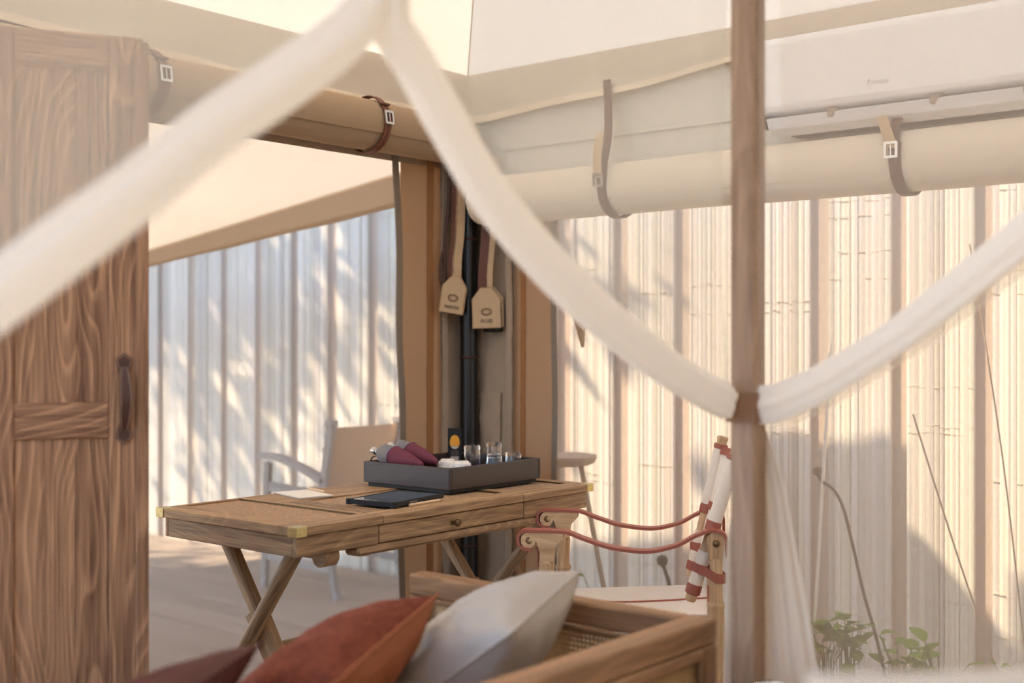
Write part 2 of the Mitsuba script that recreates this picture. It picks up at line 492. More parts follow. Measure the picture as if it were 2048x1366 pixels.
# wall behind the bed and the entrance side
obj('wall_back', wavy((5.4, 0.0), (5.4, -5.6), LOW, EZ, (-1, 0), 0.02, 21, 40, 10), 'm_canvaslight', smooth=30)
tag('wall_back', 'canvas wall behind the head of the bed', kind='structure')
obj('wall_front_unseen__canvas', wavy((3.3, -5.6), (5.4, -5.6), LOW, EZ, (0, 1), 0.02, 22, 24, 10), 'm_canvaslight', smooth=30)  # out of view, placed to keep light off the bed side
for x in (0.03, 5.37):
    obj('wall_front_unseen__post', cyl((x, -5.57, 0.0), (x, -5.57, EZ), 0.03), 'm_bamboopole', smooth=40)
obj('wall_front_unseen__beam', cyl((0.0, -5.57, EZ - 0.02), (5.4, -5.57, EZ - 0.02), 0.025), 'm_bamboopole', smooth=40)
tag('wall_front_unseen', 'unseen front of the tent, half open for daylight, its canvas half dimming the bed side', kind='structure')


# ---- valances hung below the roof edge
def valance(key, a, b, nrm, zb, seed, label):
    a, b, nrm = (np.array([*q, 0.0]) for q in (a, b, nrm))
    L = np.linalg.norm(b - a)

    def f(u, v):
        p = a + (b - a) * u[..., None]
        s = u * L
        low = np.interp(s, zb[0], zb[1]) + 0.004 * np.sin(s * 9 + seed)
        z = EZ + (low - EZ) * v
        p[..., 2] = z
        d = 0.02 + 0.02 * v + v * 0.02 * (meshkit.fbm(np.stack([s * 3, v * 2, 0 * s + seed], -1), 3) - 0.5) * 2
        return p + nrm * d[..., None]
    obj(key + '__cloth', grid(f, 160, 8), 'm_valance', smooth=True)

    def h(u, v):
        q = f(u, 0.86 + 0.14 * v)
        return q + nrm * 0.003
    obj(key + '__hem', sheet(h, 160, 3, 0.004, nrm), 'm_hem', smooth=30)
    tag(key, label, 'valance', 'canvas valances below the roof')


valance('valance', (0, 0.0), (0, -5.6), (1, 0), ([0, 0.05, 0.9, 1.52, 2.1, 5.6], [2.142, 2.15, 2.132, 2.153, 2.165, 2.15]), 1.0, 'cream canvas valance with a stitched hem above the roll behind the wardrobe')
valance('valance_001', (0.0, 0), (5.4, 0), (0, -1), ([0, 0.16, 0.9, 1.23, 5.4], [2.14, 2.142, 2.18, 2.213, 2.2]), 4.0, 'cream canvas valance with a stitched hem running behind the air conditioner')


# ---- rolled-up canvas blinds
def buckle(key, c, n, up, m='m_steel', w=0.034, h=0.042):
    n, up = np.asarray(n, float), np.asarray(up, float)
    s = np.cross(up, n)
    ring = sbox(-w / 2, -h / 2, w / 2, h / 2).buffer(0.004).difference(sbox(-w / 2 + 0.004, -h / 2 + 0.004, w / 2 - 0.004, h / 2 - 0.004))
    ring = ring.union(sbox(-0.002, -h / 2, 0.002, h / 2 - 0.006))
    obj(key, prism(ring, 0.005, c, s, up), m, label='metal buckle')


def roll(key, a, b, r, m, seed, label):
    a, b = np.asarray(a, float), np.asarray(b, float)
    L = np.linalg.norm(b - a)

    def wob(t, ang):
        q = np.array([t * L * 2.2, math.cos(ang), math.sin(ang)])
        return 1 + 0.10 * (float(meshkit.fbm(q * 1.3 + seed, 3)) - 0.5) + 0.035 * max(0, math.cos(ang * 1 + 0.6)) ** 8
    prof = [(0, r * 0.25), (0.0, r * 0.6), (0.004, r * 0.93)] + [(t, r) for t in np.linspace(0.01, 0.99, 90)] + [(0.996, r * 0.93), (1.0, r * 0.6), (1.0, r * 0.25)]
    obj(key + '__roll', lathe(a, b, prof, 40, wob=wob), m, smooth=40)
    d = (b - a) / L
    # the loose edge of the canvas lies on the roll as a flap
    pts = []
    _, s, u = frame_of(d)
    side = s if s @ np.array([1.0, -1.0, 0]) > 0 else -s
    fl = lambda uu, v: a + d * (L * (0.01 + 0.98 * uu))[..., None] + (r * 1.035) * (np.cos(0.9 - 1.35 * v)[..., None] * side + np.sin(0.9 - 1.35 * v)[..., None] * Z)
    obj(key + '__flap', sheet(fl, 40, 10, 0.003, side), m, smooth=40)
    tag(key, label, 'rolled blind', 'rolled-up canvas blinds')


def strap_on_roll(key, c, axis, side, r, w, m, a0=100, a1=-150, tail=None):
    """A leather strap round the front of the roll."""
    ang = np.radians(np.linspace(a0, a1, 40))
    pts = [np.asarray(c) + (r + 0.008) * (math.cos(t) * np.asarray(side) + math.sin(t) * Z) for t in ang]
    k = fresh(key + '__strap') if key + '__strap' not in scene else fresh(key + '__strap')
    obj(k, ribbon(pts, axis, w, 0.004), m, label='leather strap')
    return k


roll('rolled_blind', (0.105, -0.122, 2.045), (0.105, -3.3, 2.045), 0.09, 'm_rollA', 1.0, 'tan canvas blind rolled up above the left mesh window')
for y in (-0.655, -1.585, -2.5):
    k = strap_on_roll('rolled_blind', (0.105, y, 2.045), Y, X, 0.093, 0.032, 'm_leatherbrown')
    for e in (-1, 1):
        ang = np.radians(np.linspace(95, -145, 30))
        obj(k + '__stitching', ribbon([np.array([0.105, y + e * 0.011, 2.045]) + 0.1035 * np.array([math.cos(t), 0, math.sin(t)]) for t in ang], Y, 0.0022, 0.0015), 'm_leather')
    a = math.radians(8)
    buckle(k + '__buckle', np.array([0.105, y, 2.045]) + 0.108 * np.array([math.cos(a), 0, math.sin(a)]), (math.cos(a), 0, math.sin(a)), (-math.sin(a), 0, math.cos(a)))
    a = math.radians(38)
    obj(k + '__loop', beam(np.array([0.105, y - 0.022, 2.045]) + 0.106 * np.array([math.cos(a), 0, math.sin(a)]), np.array([0.105, y + 0.022, 2.045]) + 0.106 * np.array([math.cos(a), 0, math.sin(a)]), 0.014, 0.008, b=0.002), 'm_leatherbrown')

roll('rolled_blind_001', (0.15, -0.11, 1.81), (4.7, -0.11, 1.81), 0.093, 'm_rollB', 6.0, 'cream canvas blind rolled up above the right mesh window')
for x, tilt in ((0.82, 0.0), (1.885, 0.03), (3.0, 0.0)):
    c = np.array([x, -0.11, 1.81])
    k = strap_on_roll('rolled_blind_001', c, X, -Y, 0.096, 0.036, 'm_leatherbrown', a0=25, a1=-140)
    # the upper part of the strap comes down from the roof edge to the buckle
    pts = interp([(x - 0.085 + tilt * 2, -0.06, 2.22), (x - 0.05 + tilt, -0.10, 2.04), (x - 0.008, -0.19, 1.89), (x, -0.222, 1.83)], 20)
    obj(k + '__upper_strap', ribbon(pts, X, 0.032, 0.004), 'm_leatherbrown')
    pts = interp([(x - 0.02 - tilt, -0.19, 2.0 - tilt * 2), (x - 0.012 - tilt * 0.5, -0.222, 1.905), (x - 0.004, -0.228, 1.835)], 14)
    obj(k + '__canvas_tab', ribbon(pts, X, 0.034, 0.004), 'm_tag', label='pale canvas tab')
    buckle(k + '__buckle', (x - 0.004, -0.232, 1.83), (0, -1, 0), (0, 0, 1))

# ---- corner pole
PX, PY = 0.075, -0.075
obj('bamboo_pole__pole', lathe((PX, PY, 0), (PX, PY, 2.10), [(0, 0.036), (1, 0.036)], 24), 'm_bamboopole', smooth=40)
for z in (0.45, 0.78, 1.20, 1.67, 2.05):
    obj('bamboo_pole__node', lathe((PX, PY, z - 0.006), (PX, PY, z + 0.006), [(0, 0.036), (0.3, 0.0385), (0.7, 0.0385), (1, 0.036)], 24), 'm_bamboonode', smooth=40)
tag('bamboo_pole', 'black bamboo pole standing in the tent corner behind the desk', 'pole')


# ---- switch and plug covers hanging from the corner
def cover(key, x, y, ztop, zshoulder, zbot, w, yaw, lean, word, straps, label):
    ex = np.array([math.cos(yaw), math.sin(yaw), 0])
    nr = np.cross(ex, Z)
    o = np.array([x, y, 0.0])
    up = Z * math.cos(lean) + ex * math.sin(lean)
    side = ex * math.cos(lean) - Z * math.sin(lean)
    h = zshoulder - zbot
    poly = Polygon([(-w / 2, -h), (w / 2, -h), (w / 2, -0.045), (w / 2 - 0.035, 0), (-w / 2 + 0.035, 0), (-w / 2, -0.045)])
    top = o + Z * zshoulder
    obj(key + '__front_flap', prism(poly, 0.005, top + nr * 0.014, side, up), 'm_tag')
    obj(key + '__back_flap', prism(poly, 0.005, top - nr * 0.016 + side * 0.012 + up * 0.004, side * math.cos(0.12) + nr * math.sin(0.12), up), 'm_tag')
    obj(key + '__edge', prism(poly.buffer(-0.001).difference(poly.buffer(-0.003)), 0.0056, top + nr * 0.014, side, up), 'm_patch')
    oval = shapely.affinity.scale(Point(0, 0).buffer(1, 24), 0.021, 0.0145)
    c = top + nr * 0.0172 - up * (h * 0.60)
    obj(key + '__badge', prism(oval, 0.001, c, side, up), 'm_patch', label='embroidered oval badge')
    obj(key + '__badge__outline', prism(oval.difference(oval.buffer(-0.003)), 0.0016, c, side, up), 'm_print')
    obj(key + '__badge__motif', prism(shapely.unary_union([sbox(-0.012, -0.001, 0.012, 0.001), sbox(-0.009, 0.003, 0.009, 0.0045), sbox(-0.009, -0.0045, 0.009, -0.003)]), 0.0018, c, side, up), 'm_cardgrey')
    obj(key + '__word', lettering(word, 0.0128 if len(word) < 5 else 0.0106, top + nr * 0.0166 - up * (h * 0.60 + 0.042), side, up), 'm_print', label='dark printed word')
    for (dx, ww, m, zz) in straps:
        pts = interp([o + ex * (dx + 0.02) + nr * -0.002 + Z * ztop, o + ex * (dx + 0.012) + Z * (ztop - 0.3), o + ex * dx + nr * 0.004 + Z * (zz + 0.05), o + ex * dx + nr * 0.0 + Z * (zz - 0.012)], 24)
        obj(key + '__strap', ribbon(pts, ex, ww, 0.004), m)
    tag(key, label, 'cover')


CY = math.radians(39.6)
cover('plug_cover', 0.172, -0.085, 1.99, 1.475, 1.315, 0.112, CY, -0.03, 'PLUG', ((-0.012, 0.036, 'm_leatherbrown', 1.475), (0.016, 0.022, 'm_tag', 1.475)), 'canvas cover marked PLUG hanging on a strap by the black pole')
cover('switch_cover', 0.082, -0.165, 1.99, 1.522, 1.372, 0.098, CY + 0.35, 0.16, 'SWITCH', ((0.006, 0.038, 'm_tag', 1.522), (-0.018, 0.022, 'm_leatherbrown', 1.522)), 'canvas cover marked SWITCH hanging on a strap left of the black pole')
obj('switch_cover__loop', tube(interp([(0.045, -0.19, 1.62), (0.035, -0.20, 1.56), (0.035, -0.20, 1.50), (0.045, -0.195, 1.48), (0.05, -0.19, 1.55), (0.05, -0.19, 1.63), (0.06, -0.18, 1.8), (0.065, -0.18, 1.98)], 40), 0.006, 6), 'm_leatherdark', smooth=True, label='dark leather loop')
obj('plug_box', rbox((0.132, -0.062, 1.300), (0.215, -0.025, 1.40), 0.006), 'm_black')
m0 = trimesh.Trimesh()
tag('plug_box', 'black socket box showing under the plug cover', 'socket')

# ================================================================ BAMBOO FENCE beyond the tent
FY = 1.077
obj('bamboo_fence__backing', rbox((-6.6, FY, -0.08), (6.2, FY + 0.02, 2.45), 0.003), 'm_bambooback')
tag('bamboo_fence', 'tall fence of pale flattened bamboo panels beyond both mesh screens', 'fence')
PITCH = 0.336
x0 = -0.256 - 0.01 - PITCH * 18
fr = np.random.default_rng(3)
for k in range(36):
    xa = x0 + k * PITCH
    if xa > 5.8:
        break
    wdt = 0.262 + fr.uniform(-0.012, 0.012)
    n = int(fr.integers(11, 15))
    cuts = np.cumsum(fr.uniform(0.6, 1.6, n))
    cuts = np.r_[0, cuts / cuts[-1]] * wdt
    ms, cols = [], []
    base = np.array(lin((224, 218, 206))) * fr.uniform(0.88, 1.08)
    nodes = np.sort(fr.uniform(0.1, 2.3, 6))
    for i in range(n):
        dep = 0.019 + fr.uniform(0, 0.004)
        a, b = xa + cuts[i] + 0.0005, xa + cuts[i + 1] - (0.0032 if fr.random() < 0.22 else fr.uniform(0.0003, 0.001))
        mid = (a + b) / 2
        zt = 2.42 + fr.uniform(-0.03, 0.03)
        V = [(a, FY, -0.08), (a, FY - dep, -0.08), (mid, FY - dep - 0.0015, -0.08), (b, FY - dep, -0.08), (b, FY, -0.08)]
        V = np.array(V + [(p[0], p[1], zt) for p in V])
        Fq = [[j, j + 1, j + 6, j + 5] for j in range(4)]
        f3 = [[q[0], q[1], q[2]] for q in Fq] + [[q[0], q[2], q[3]] for q in Fq] + [[5, 6, 7], [5, 7, 8], [5, 8, 9]]
        ms.append(trimesh.Trimesh(V, f3, process=False))
        c = base * fr.uniform(0.70, 1.10) * np.array([1, fr.uniform(0.95, 1.0), fr.uniform(0.92, 1.0)])
        cols.append(np.tile(c, (len(V), 1)))
    for z in nodes:
        for i in range(n):
            if fr.random() < 0.2:
                continue
            zz = z + fr.normal(0, 0.003)
            q = rbox((xa + cuts[i] + 0.001, FY - 0.0242, zz), (xa + cuts[i + 1] - 0.001, FY - 0.019, zz + fr.uniform(0.002, 0.005)), 0.001)
            ms.append(q)
            cols.append(np.tile(base * fr.uniform(0.5, 0.85) * [1, 0.92, 0.8], (len(q.vertices), 1)))
    obj('bamboo_fence__panel', cat_(*ms), 'm_vc', color=np.vstack(cols))

# ================================================================ AWNING and veranda furniture
def aw(x):   # height of the awning's underside
    return 2.105 + 0.132 * x + 0.0 * x


obj('awning__cloth', grid(lambda u, v: np.stack([-0.02 - 3.8 * u, 0.2 - 3.9 * v + 0 * u, aw(-0.02 - 3.8 * u) + (0.03 * np.sin(v * 11 + u * 3) + 0.012 * np.sin(u * 25 + v * 9)) * np.sin(PI * u) * np.clip(v * 6, 0, 1) - 0.06 * np.sin(PI * np.minimum(v * 2, 1)) * u], -1), 40, 40), 'm_awning', smooth=True)
obj('awning__side_flap', grid(lambda u, v: np.stack([-0.02 - 3.8 * u, 0.205 + 0 * u, aw(-0.02 - 3.8 * u) - v * (0.175 - 0.118 * u) * (1 + 0.02 * np.sin(u * 30))], -1), 40, 6), 'm_awninghem', smooth=True)
obj('awning__hem', sheet(lambda u, v: np.stack([-0.02 - 3.8 * u, 0.2 + 0 * u, aw(-0.02 - 3.8 * u) - (0.150 + 0.025 * v) * (1 - 0.674 * u)], -1), 40, 2, 0.005, -Y), 'm_awninghem')
obj('awning__pole', cyl((-3.78, 0.15, 0.0), (-3.78, 0.15, aw(-3.78)), 0.02), 'm_bamboopole', smooth=40)
obj('awning__pole', cyl((-3.78, -3.6, 0.0), (-3.78, -3.6, aw(-3.78)), 0.02), 'm_bamboopole', smooth=40)
tag('awning', 'cream canvas veranda awning seen through the left screen', 'awning')

# folding veranda chair, facing away from the tent
oc = 'veranda_chair'
BX, NY, FYc = -1.25, 0.335, 0.80
for y in (NY, FYc):
    wood(oc + '__back_post', beam((BX + 0.06, y, 0.86), (BX - 0.02, y, 0.42), 0.045, 0.028, Y), 5, Z)
    wood(oc + '__leg', beam((BX - 0.02, y, 0.46), (BX + 0.1, y, 0.0), 0.04, 0.028, Y), 5, Z)
    wood(oc + '__leg', beam((BX - 0.42, y, 0.64), (BX - 0.45, y, 0.0), 0.04, 0.028, Y), 5, Z)
    wood(oc + '__rail', beam((BX - 0.44, y, 0.52), (BX, y, 0.5), 0.022, 0.05), 5, X)
    wood(oc + '__rail', beam((BX - 0.44, y, 0.16), (BX + 0.06, y, 0.14), 0.022, 0.04), 5, X)
    wood(oc + '__armrest', ribbon(interp([(BX - 0.5, y, 0.672), (BX - 0.38, y, 0.675), (BX - 0.2, y, 0.64), (BX - 0.0, y, 0.575)], 20), Y, 0.055, 0.028), 5, X)
    for x in (BX + 0.1, BX - 0.45):
        obj(oc + '__bright_foot', lathe((x, y, 0), (x, y, 0.03), [(0, 0.02), (1, 0.022)], 14), 'm_brightfoot', label='pale foot end painted as the white light at the leg bottom')
obj(oc + '__backrest', sheet(lambda u, v: np.stack([BX + 0.065 - 0.085 * v + 0.03 * np.sin(PI * u), NY + (FYc - NY) * u, 0.84 - 0.34 * v], -1), 14, 10, 0.004, -X), 'm_outcanvas', smooth=30, label='tan woven backrest')
obj(oc + '__seat', sheet(lambda u, v: np.stack([BX - 0.43 + 0.43 * v, NY + (FYc - NY) * u, 0.5 - 0.02 * np.sin(PI * u)], -1), 10, 10, 0.006, Z), 'm_outcanvas', smooth=30)
for z in (0.865,):
    for y in (NY, FYc):
        wood(oc + '__cap', rbox((BX + 0.03, y - 0.022, z - 0.02), (BX + 0.085, y + 0.022, z + 0.012)), 5, Z)
tag(oc, 'weathered teak veranda chair with tan woven back on the deck outside', 'chair')

# small round table standing outside the right wall
st = 'side_table'
obj(st + '__tabletop', lathe((0.12, 0.46, 0.735), (0.12, 0.46, 0.775), [(0, 0.13), (0.2, 0.15), (0.8, 0.162), (1, 0.16)], 40), 'm_ropedark', smooth=40)
for a in (0.2, 2.3, 4.4):
    obj(st + '__leg', cyl((0.12 + 0.1 * math.cos(a), 0.46 + 0.1 * math.sin(a), 0.745), (0.12 + 0.27 * math.cos(a), 0.46 + 0.27 * math.sin(a), -0.08), 0.011, seg=10), 'm_ropedark', smooth=40)
tag(st, 'small round table with thin splayed legs outside the right screen', 'table')
obj('hanging_basket', lathe((0.435, 0.20, 1.24), (0.405, 0.20, 1.51), [(0, 0.006), (0.3, 0.02), (0.6, 0.034), (0.8, 0.042), (0.97, 0.04), (1, 0.03)], 18, wob=lambda t, a: 1 + 0.05 * math.sin(t * 90)), 'm_patch', smooth=30)
tag('hanging_basket', 'pointed woven cane basket hanging outside beside the grey window binding', 'basket')
obj('hanging_basket__cord', tube(interp([(0.405, 0.20, 1.505), (0.402, 0.19, 1.9), (0.40, 0.02, 2.325)], 12), 0.003, 6), 'm_rope')

# garden between the right wall and the fence
def stake(key, base, pts, r, ball, label):
    obj(key + '__rod', tube(interp(pts, 40), r, 8), 'm_iron', smooth=True)
    c = np.asarray(ball)
    q = trimesh.creation.icosphere(2, r * 3.0)
    q.apply_translation(c)
    obj(key + '__ball', q, 'm_iron', smooth=True)
    tag(key, label, 'garden stake')


stake('garden_stake', None, [(1.252, 0.6, 0.755), (1.262, 0.6, 0.735), (1.30, 0.6, 0.715), (1.34, 0.6, 0.667), (1.38, 0.6, 0.54), (1.43, 0.6, 0.34), (1.49, 0.6, 0.14), (1.54, 0.6, -0.09)], 0.0062, (1.248, 0.6, 0.770), 'curled iron garden stake right of the bed post before the fence')
stake('garden_stake_001', None, [(0.555, 0.6, 0.335), (0.565, 0.6, 0.31), (0.585, 0.6, 0.26), (0.60, 0.6, 0.15), (0.61, 0.6, -0.09)], 0.008, (0.552, 0.6, 0.35), 'curled iron garden stake seen between the chair arm strap and its seat')
gr = 'guy_rope'
obj(gr, tube([(1.30, 0.6, 1.25), (1.289, 0.6, 1.04), (1.238, 0.6, 0.22), (1.22, 0.6, -0.09)], 0.0065, 8), 'm_rope', smooth=True)
tag(gr, 'pale taut guy rope behind the curled stake right of the bed post', 'rope')
obj('guy_rope_001', tube(interp([(1.84, 0.55, 1.6), (1.87, 0.6, 1.31), (1.93, 0.64, 0.8), (1.99, 0.66, 0.2), (2.02, 0.66, -0.09)], 30), 0.0028, 8), 'm_ropedark', smooth=True)
tag('guy_rope_001', 'thin dark guy rope against the fence near the right edge', 'rope')
obj('guy_rope_002', tube(interp([(1.62, 0.6, 1.0), (1.70, 0.6, 0.75), (1.80, 0.6, 0.45), (1.90, 0.6, 0.17), (1.97, 0.6, -0.09)], 30), 0.0035, 8), 'm_ropedark', smooth=True)
tag('guy_rope_002', 'slanting dark rope between the leafy plants at the lower right', 'rope')


def plant(key, c, n, size, seed, label):
    pr = np.random.default_rng(seed)
    c = np.asarray(c, float)
    stems = []
    for i in range(n):
        a, el = pr.uniform(0, 2 * PI), pr.uniform(0.1, 0.9)
        d = np.array([math.cos(a) * math.cos(el), math.sin(a) * math.cos(el) * 0.6, math.sin(el)])
        base = c + np.array([pr.normal(0, 0.055), pr.normal(0, 0.03), pr.uniform(-0.09, 0.04)])
        L = size * pr.uniform(0.7, 1.25)
        _, s, u = frame_of(d)
        tt = np.linspace(0, 1, 9)
        wprof = 0.36 * L * np.sin(PI * tt ** 0.8) + 0.0006
        P0 = base[None] + np.outer(tt, d) * L - np.outer(tt ** 2, Z) * L * 0.25
        V = np.stack([P0 - s * wprof[:, None] + u * (wprof * 0.25)[:, None], P0, P0 + s * wprof[:, None] + u * (wprof * 0.25)[:, None]], 1).reshape(-1, 3)
        Fc = []
        for j in range(8):
            for q in (0, 1):
                k = 3 * j + q
                Fc += [[k, k + 1, k + 4], [k, k + 4, k + 3]]
        obj(key + '__leaf', trimesh.Trimesh(V, Fc, process=False), 'm_leaf', smooth=True)
        stems.append(tube([np.array([base[0] * 0.5 + c[0] * 0.5, c[1], -0.085]), (base + c * [1, 1, 0]) / 2, base], 0.0018, 5))
    obj(key + '__stem', cat_(*stems), 'm_treeleaf')
    tag(key, label, 'plant', 'leafy plants along the fence foot')


plant('leafy_plant', (1.37, 0.6, 0.20), 20, 0.09, 1, 'tallest bright green leafy plant right of the hanging net tail')
plant('leafy_plant_001', (1.29, 0.58, 0.11), 18, 0.10, 2, 'low leafy plant with broad green leaves close to the net tail')
plant('leafy_plant_002', (1.56, 0.62, 0.13), 14, 0.08, 3, 'small leafy plant between the curled stake and the slanting rope')
plant('leafy_plant_003', (1.72, 0.6, 0.13), 16, 0.085, 4, 'leafy plant low beside the slanting dark rope')
plant('leafy_plant_004', (2.0, 0.6, 0.12), 8, 0.08, 5, 'leafy plant nearest the right edge at the fence foot')
plant('leafy_plant_005', (0.29, 0.6, 0.235), 2, 0.07, 6, 'sprig of green leaf showing above the seat of the canvas chair')

# trees out of view: one dapples the fence, the second is placed to shade the deck
def tree(key, seed, trunk, crown, spread, n, bz, label):
    tr = np.random.default_rng(seed)
    crown = np.asarray(crown, float)
    obj(key + '__trunk', tube(interp(trunk, 20), np.linspace(0.16, 0.06, 20), 10), 'm_trunk', smooth=True)
    brs = []
    for _ in range(16):
        a, el = tr.uniform(0, 2 * PI), tr.uniform(-0.1, 1.0)
        s0 = crown + [-0.5, 0.05, tr.uniform(-0.65, 0.05)]
        e0 = s0 + tr.uniform(0.8, 1.8) * np.array([math.cos(a) * math.cos(el), bz * math.sin(a) * math.cos(el), 0.6 * math.sin(el)])
        brs.append(tube(interp([s0, (s0 + e0) / 2 + Z * 0.1, e0], 8), np.linspace(0.04, 0.012, 8), 6))
    obj(key + '__branches', cat_(*brs), 'm_trunk', smooth=True)
    cl = crown + tr.normal(0, 1, (60, 3)) * spread
    ctr = cl[tr.integers(0, 60, n)] + tr.normal(0, 0.2, (n, 3))
    V, Fc = [], []
    for k in range(n):
        d = tr.normal(0, 1, 3)
        d /= np.linalg.norm(d)
        _, s, u = frame_of(d)
        L, W = tr.uniform(0.12, 0.24), tr.uniform(0.035, 0.06)
        c, b = ctr[k], len(V)
        V += [c, c + d * L * 0.4 + s * W, c + d * L, c + d * L * 0.4 - s * W]
        Fc += [[b, b + 1, b + 2], [b, b + 2, b + 3]]
    obj(key + '__foliage', trimesh.Trimesh(V, Fc, process=False), 'm_treeleaf')
    labels[key + '__foliage'] = {'kind': 'stuff'}
    tag(key, label, 'tree')


tree('tree', 11, [(-5.9, 0.4, -0.1), (-5.8, 0.35, 1.4), (-5.3, 0.25, 2.8), (-4.6, 0.2, 4.0)], (-4.5, 0.15, 3.55), [1.25, 0.30, 0.55], 2000, 0.35, 'leafy tree standing beside the bamboo fence')
tree('tree_001', 12, [(-9.2, -3.4, -0.1), (-9.0, -3.2, 1.6), (-8.6, -2.8, 3.0), (-7.6, -2.2, 4.6)], (-7.3, -2.7, 4.2), [1.3, 0.5, 0.45], 1800, 0.5, 'leafy tree out of view beyond the end of the veranda, placed to shade the deck')

# ================================================================ WARDROBE with its right door ajar
wd = 'wardrobe'
DD = np.array([0.469, 0.883, 0.0])
DD /= np.linalg.norm(DD)
DN = np.array([DD[1], -DD[0], 0.0])      # towards the camera
DE = np.array([0.731, -2.012, 0.0])      # free edge of the door
DW, DH, DZ0 = 0.355, 2.003, 0.06


def dbox(t0, t1, z0, z1, d0, d1, b=0.003):
    """A board of the door: t from the free edge towards the hinge, d outwards."""
    m = rbox((t0, d0, z0), (t1, d1, z1), b)
    v = m.vertices.copy()
    m.vertices = DE + np.outer(-v[:, 0], DD) + np.outer(v[:, 1], DN) + np.outer(v[:, 2], Z)
    m.invert()
    return m


wood(wd + '__door__stile', dbox(0.0, 0.0775, DZ0, DH, -0.026, 0.0), 0, Z)
wood(wd + '__door__stile', dbox(0.29, DW, DZ0, DH, -0.026, 0.0), 0, Z)
for z0, z1 in ((DH - 0.088, DH), (1.03, 1.117), (DZ0, DZ0 + 0.1)):
    wood(wd + '__door__rail', dbox(0.0775, 0.29, z0, z1, -0.025, -0.0005), 0, DD)
for z0, z1 in ((1.117, DH - 0.088), (DZ0 + 0.1, 1.03)):
    for a, b in ((0.078, 0.155), (0.155, 0.223), (0.223, 0.29)) if z0 < 1 else ((0.078, 0.152), (0.152, 0.29)):
        wood(wd + '__door__panel_board', dbox(a, b, z0 - 0.002, z1 + 0.002, -0.02, -0.009, 0.0008), 0, Z)
# edge strip that covers the gap between the doors
wood(wd + '__door__edge_strip', dbox(-0.014, 0.0155, DZ0, DH - 0.012, 0.0, 0.012, 0.004), 0, Z)
# leather pull handle
hz0, hz1, ht = 1.017, 1.232, 0.0435
hc = DE - DD * ht
for z, sgn in ((hz1, -1), (hz0, 1)):
    pent = Polygon([(-0.014, 0.010), (0.014, 0.010), (0.0165, 0.030), (0, 0.043), (-0.0165, 0.030)]).buffer(0.002)
    if sgn < 0:
        o, ey = hc + Z * (z - 0.043) + DN * 0.004, Z
    else:
        o, ey = hc + Z * (z + 0.043) + DN * 0.004, -Z
    ex = DD if sgn < 0 else -DD
    k = obj(wd + '__door__handle', prism(pent, 0.005, o, ex, ey), 'm_leatherdark', label='dark leather pull handle')
    obj(wd + '__door__handle_stitch', prism(pent.buffer(-0.002).difference(pent.buffer(-0.0036)), 0.0062, o, ex, ey), 'm_stitch')
    obj(wd + '__door__handle_loop', beam(hc + DN * 0.009 - DD * 0.014 + Z * (z + sgn * 0.04), hc + DN * 0.009 + DD * 0.014 + Z * (z + sgn * 0.04), 0.009, 0.010, b=0.002), 'm_antique', label='metal loop of the handle')
hp = interp([hc + DN * 0.010 + Z * (hz0 + 0.034), hc + DN * 0.026 + DD * 0.002 + Z * (hz0 + 0.08), hc + DN * 0.030 + DD * 0.003 + Z * ((hz0 + hz1) / 2), hc + DN * 0.026 + DD * 0.002 + Z * (hz1 - 0.08), hc + DN * 0.010 + Z * (hz1 - 0.034)], 24)
hw = 0.020 + 0.009 * np.sin(np.linspace(0, PI, 24))
obj(wd + '__door__handle_strap', ribbon(hp, DD, hw, 0.007), 'm_leatherdark')
for e in (-1, 1):
    obj(wd + '__door__handle_stitch', tube(hp + DN * 0.0036 + DD * (e * (hw / 2 - 0.003))[:, None], 0.0012, 5), 'm_stitch')
# carcass against the left wall
WY1 = -2.326 + 0.36
for y in (WY1 - 0.02, WY1 - 0.72):
    wood(wd + '__side', rbox((0.215, y, 0.0), (0.55, y + 0.02, 2.0)), 0, Z)
wood(wd + '__back', rbox((0.215, WY1 - 0.70, 0.06), (0.227, WY1 - 0.02, 1.98)), 0, Z)
wood(wd + '__top', rbox((0.215, WY1 - 0.70, 1.975), (0.55, WY1 - 0.02, 1.999)), 0, Y)
wood(wd + '__base', rbox((0.215, WY1 - 0.70, 0.04), (0.53, WY1 - 0.02, 0.065)), 0, Y)
wood(wd + '__shelf', rbox((0.227, WY1 - 0.70, 1.1), (0.52, WY1 - 0.02, 1.12)), 0, Y)
wood(wd + '__closed_door', rbox((0.55, WY1 - 0.72, 0.06), (0.576, WY1 - 0.362, 2.0)), 0, Z)
for a in (0.3, 1.0, 1.75):
    p = DE - DD * DW + Z * a - DN * 0.012
    obj(wd + '__hinge', cyl(p - DD * 0.004 - Z * 0.03, p - DD * 0.004 + Z * 0.03, 0.006, seg=10), 'm_antique')
tag(wd, 'tall teak wardrobe with its panelled door standing ajar and a leather handle', 'wardrobe')

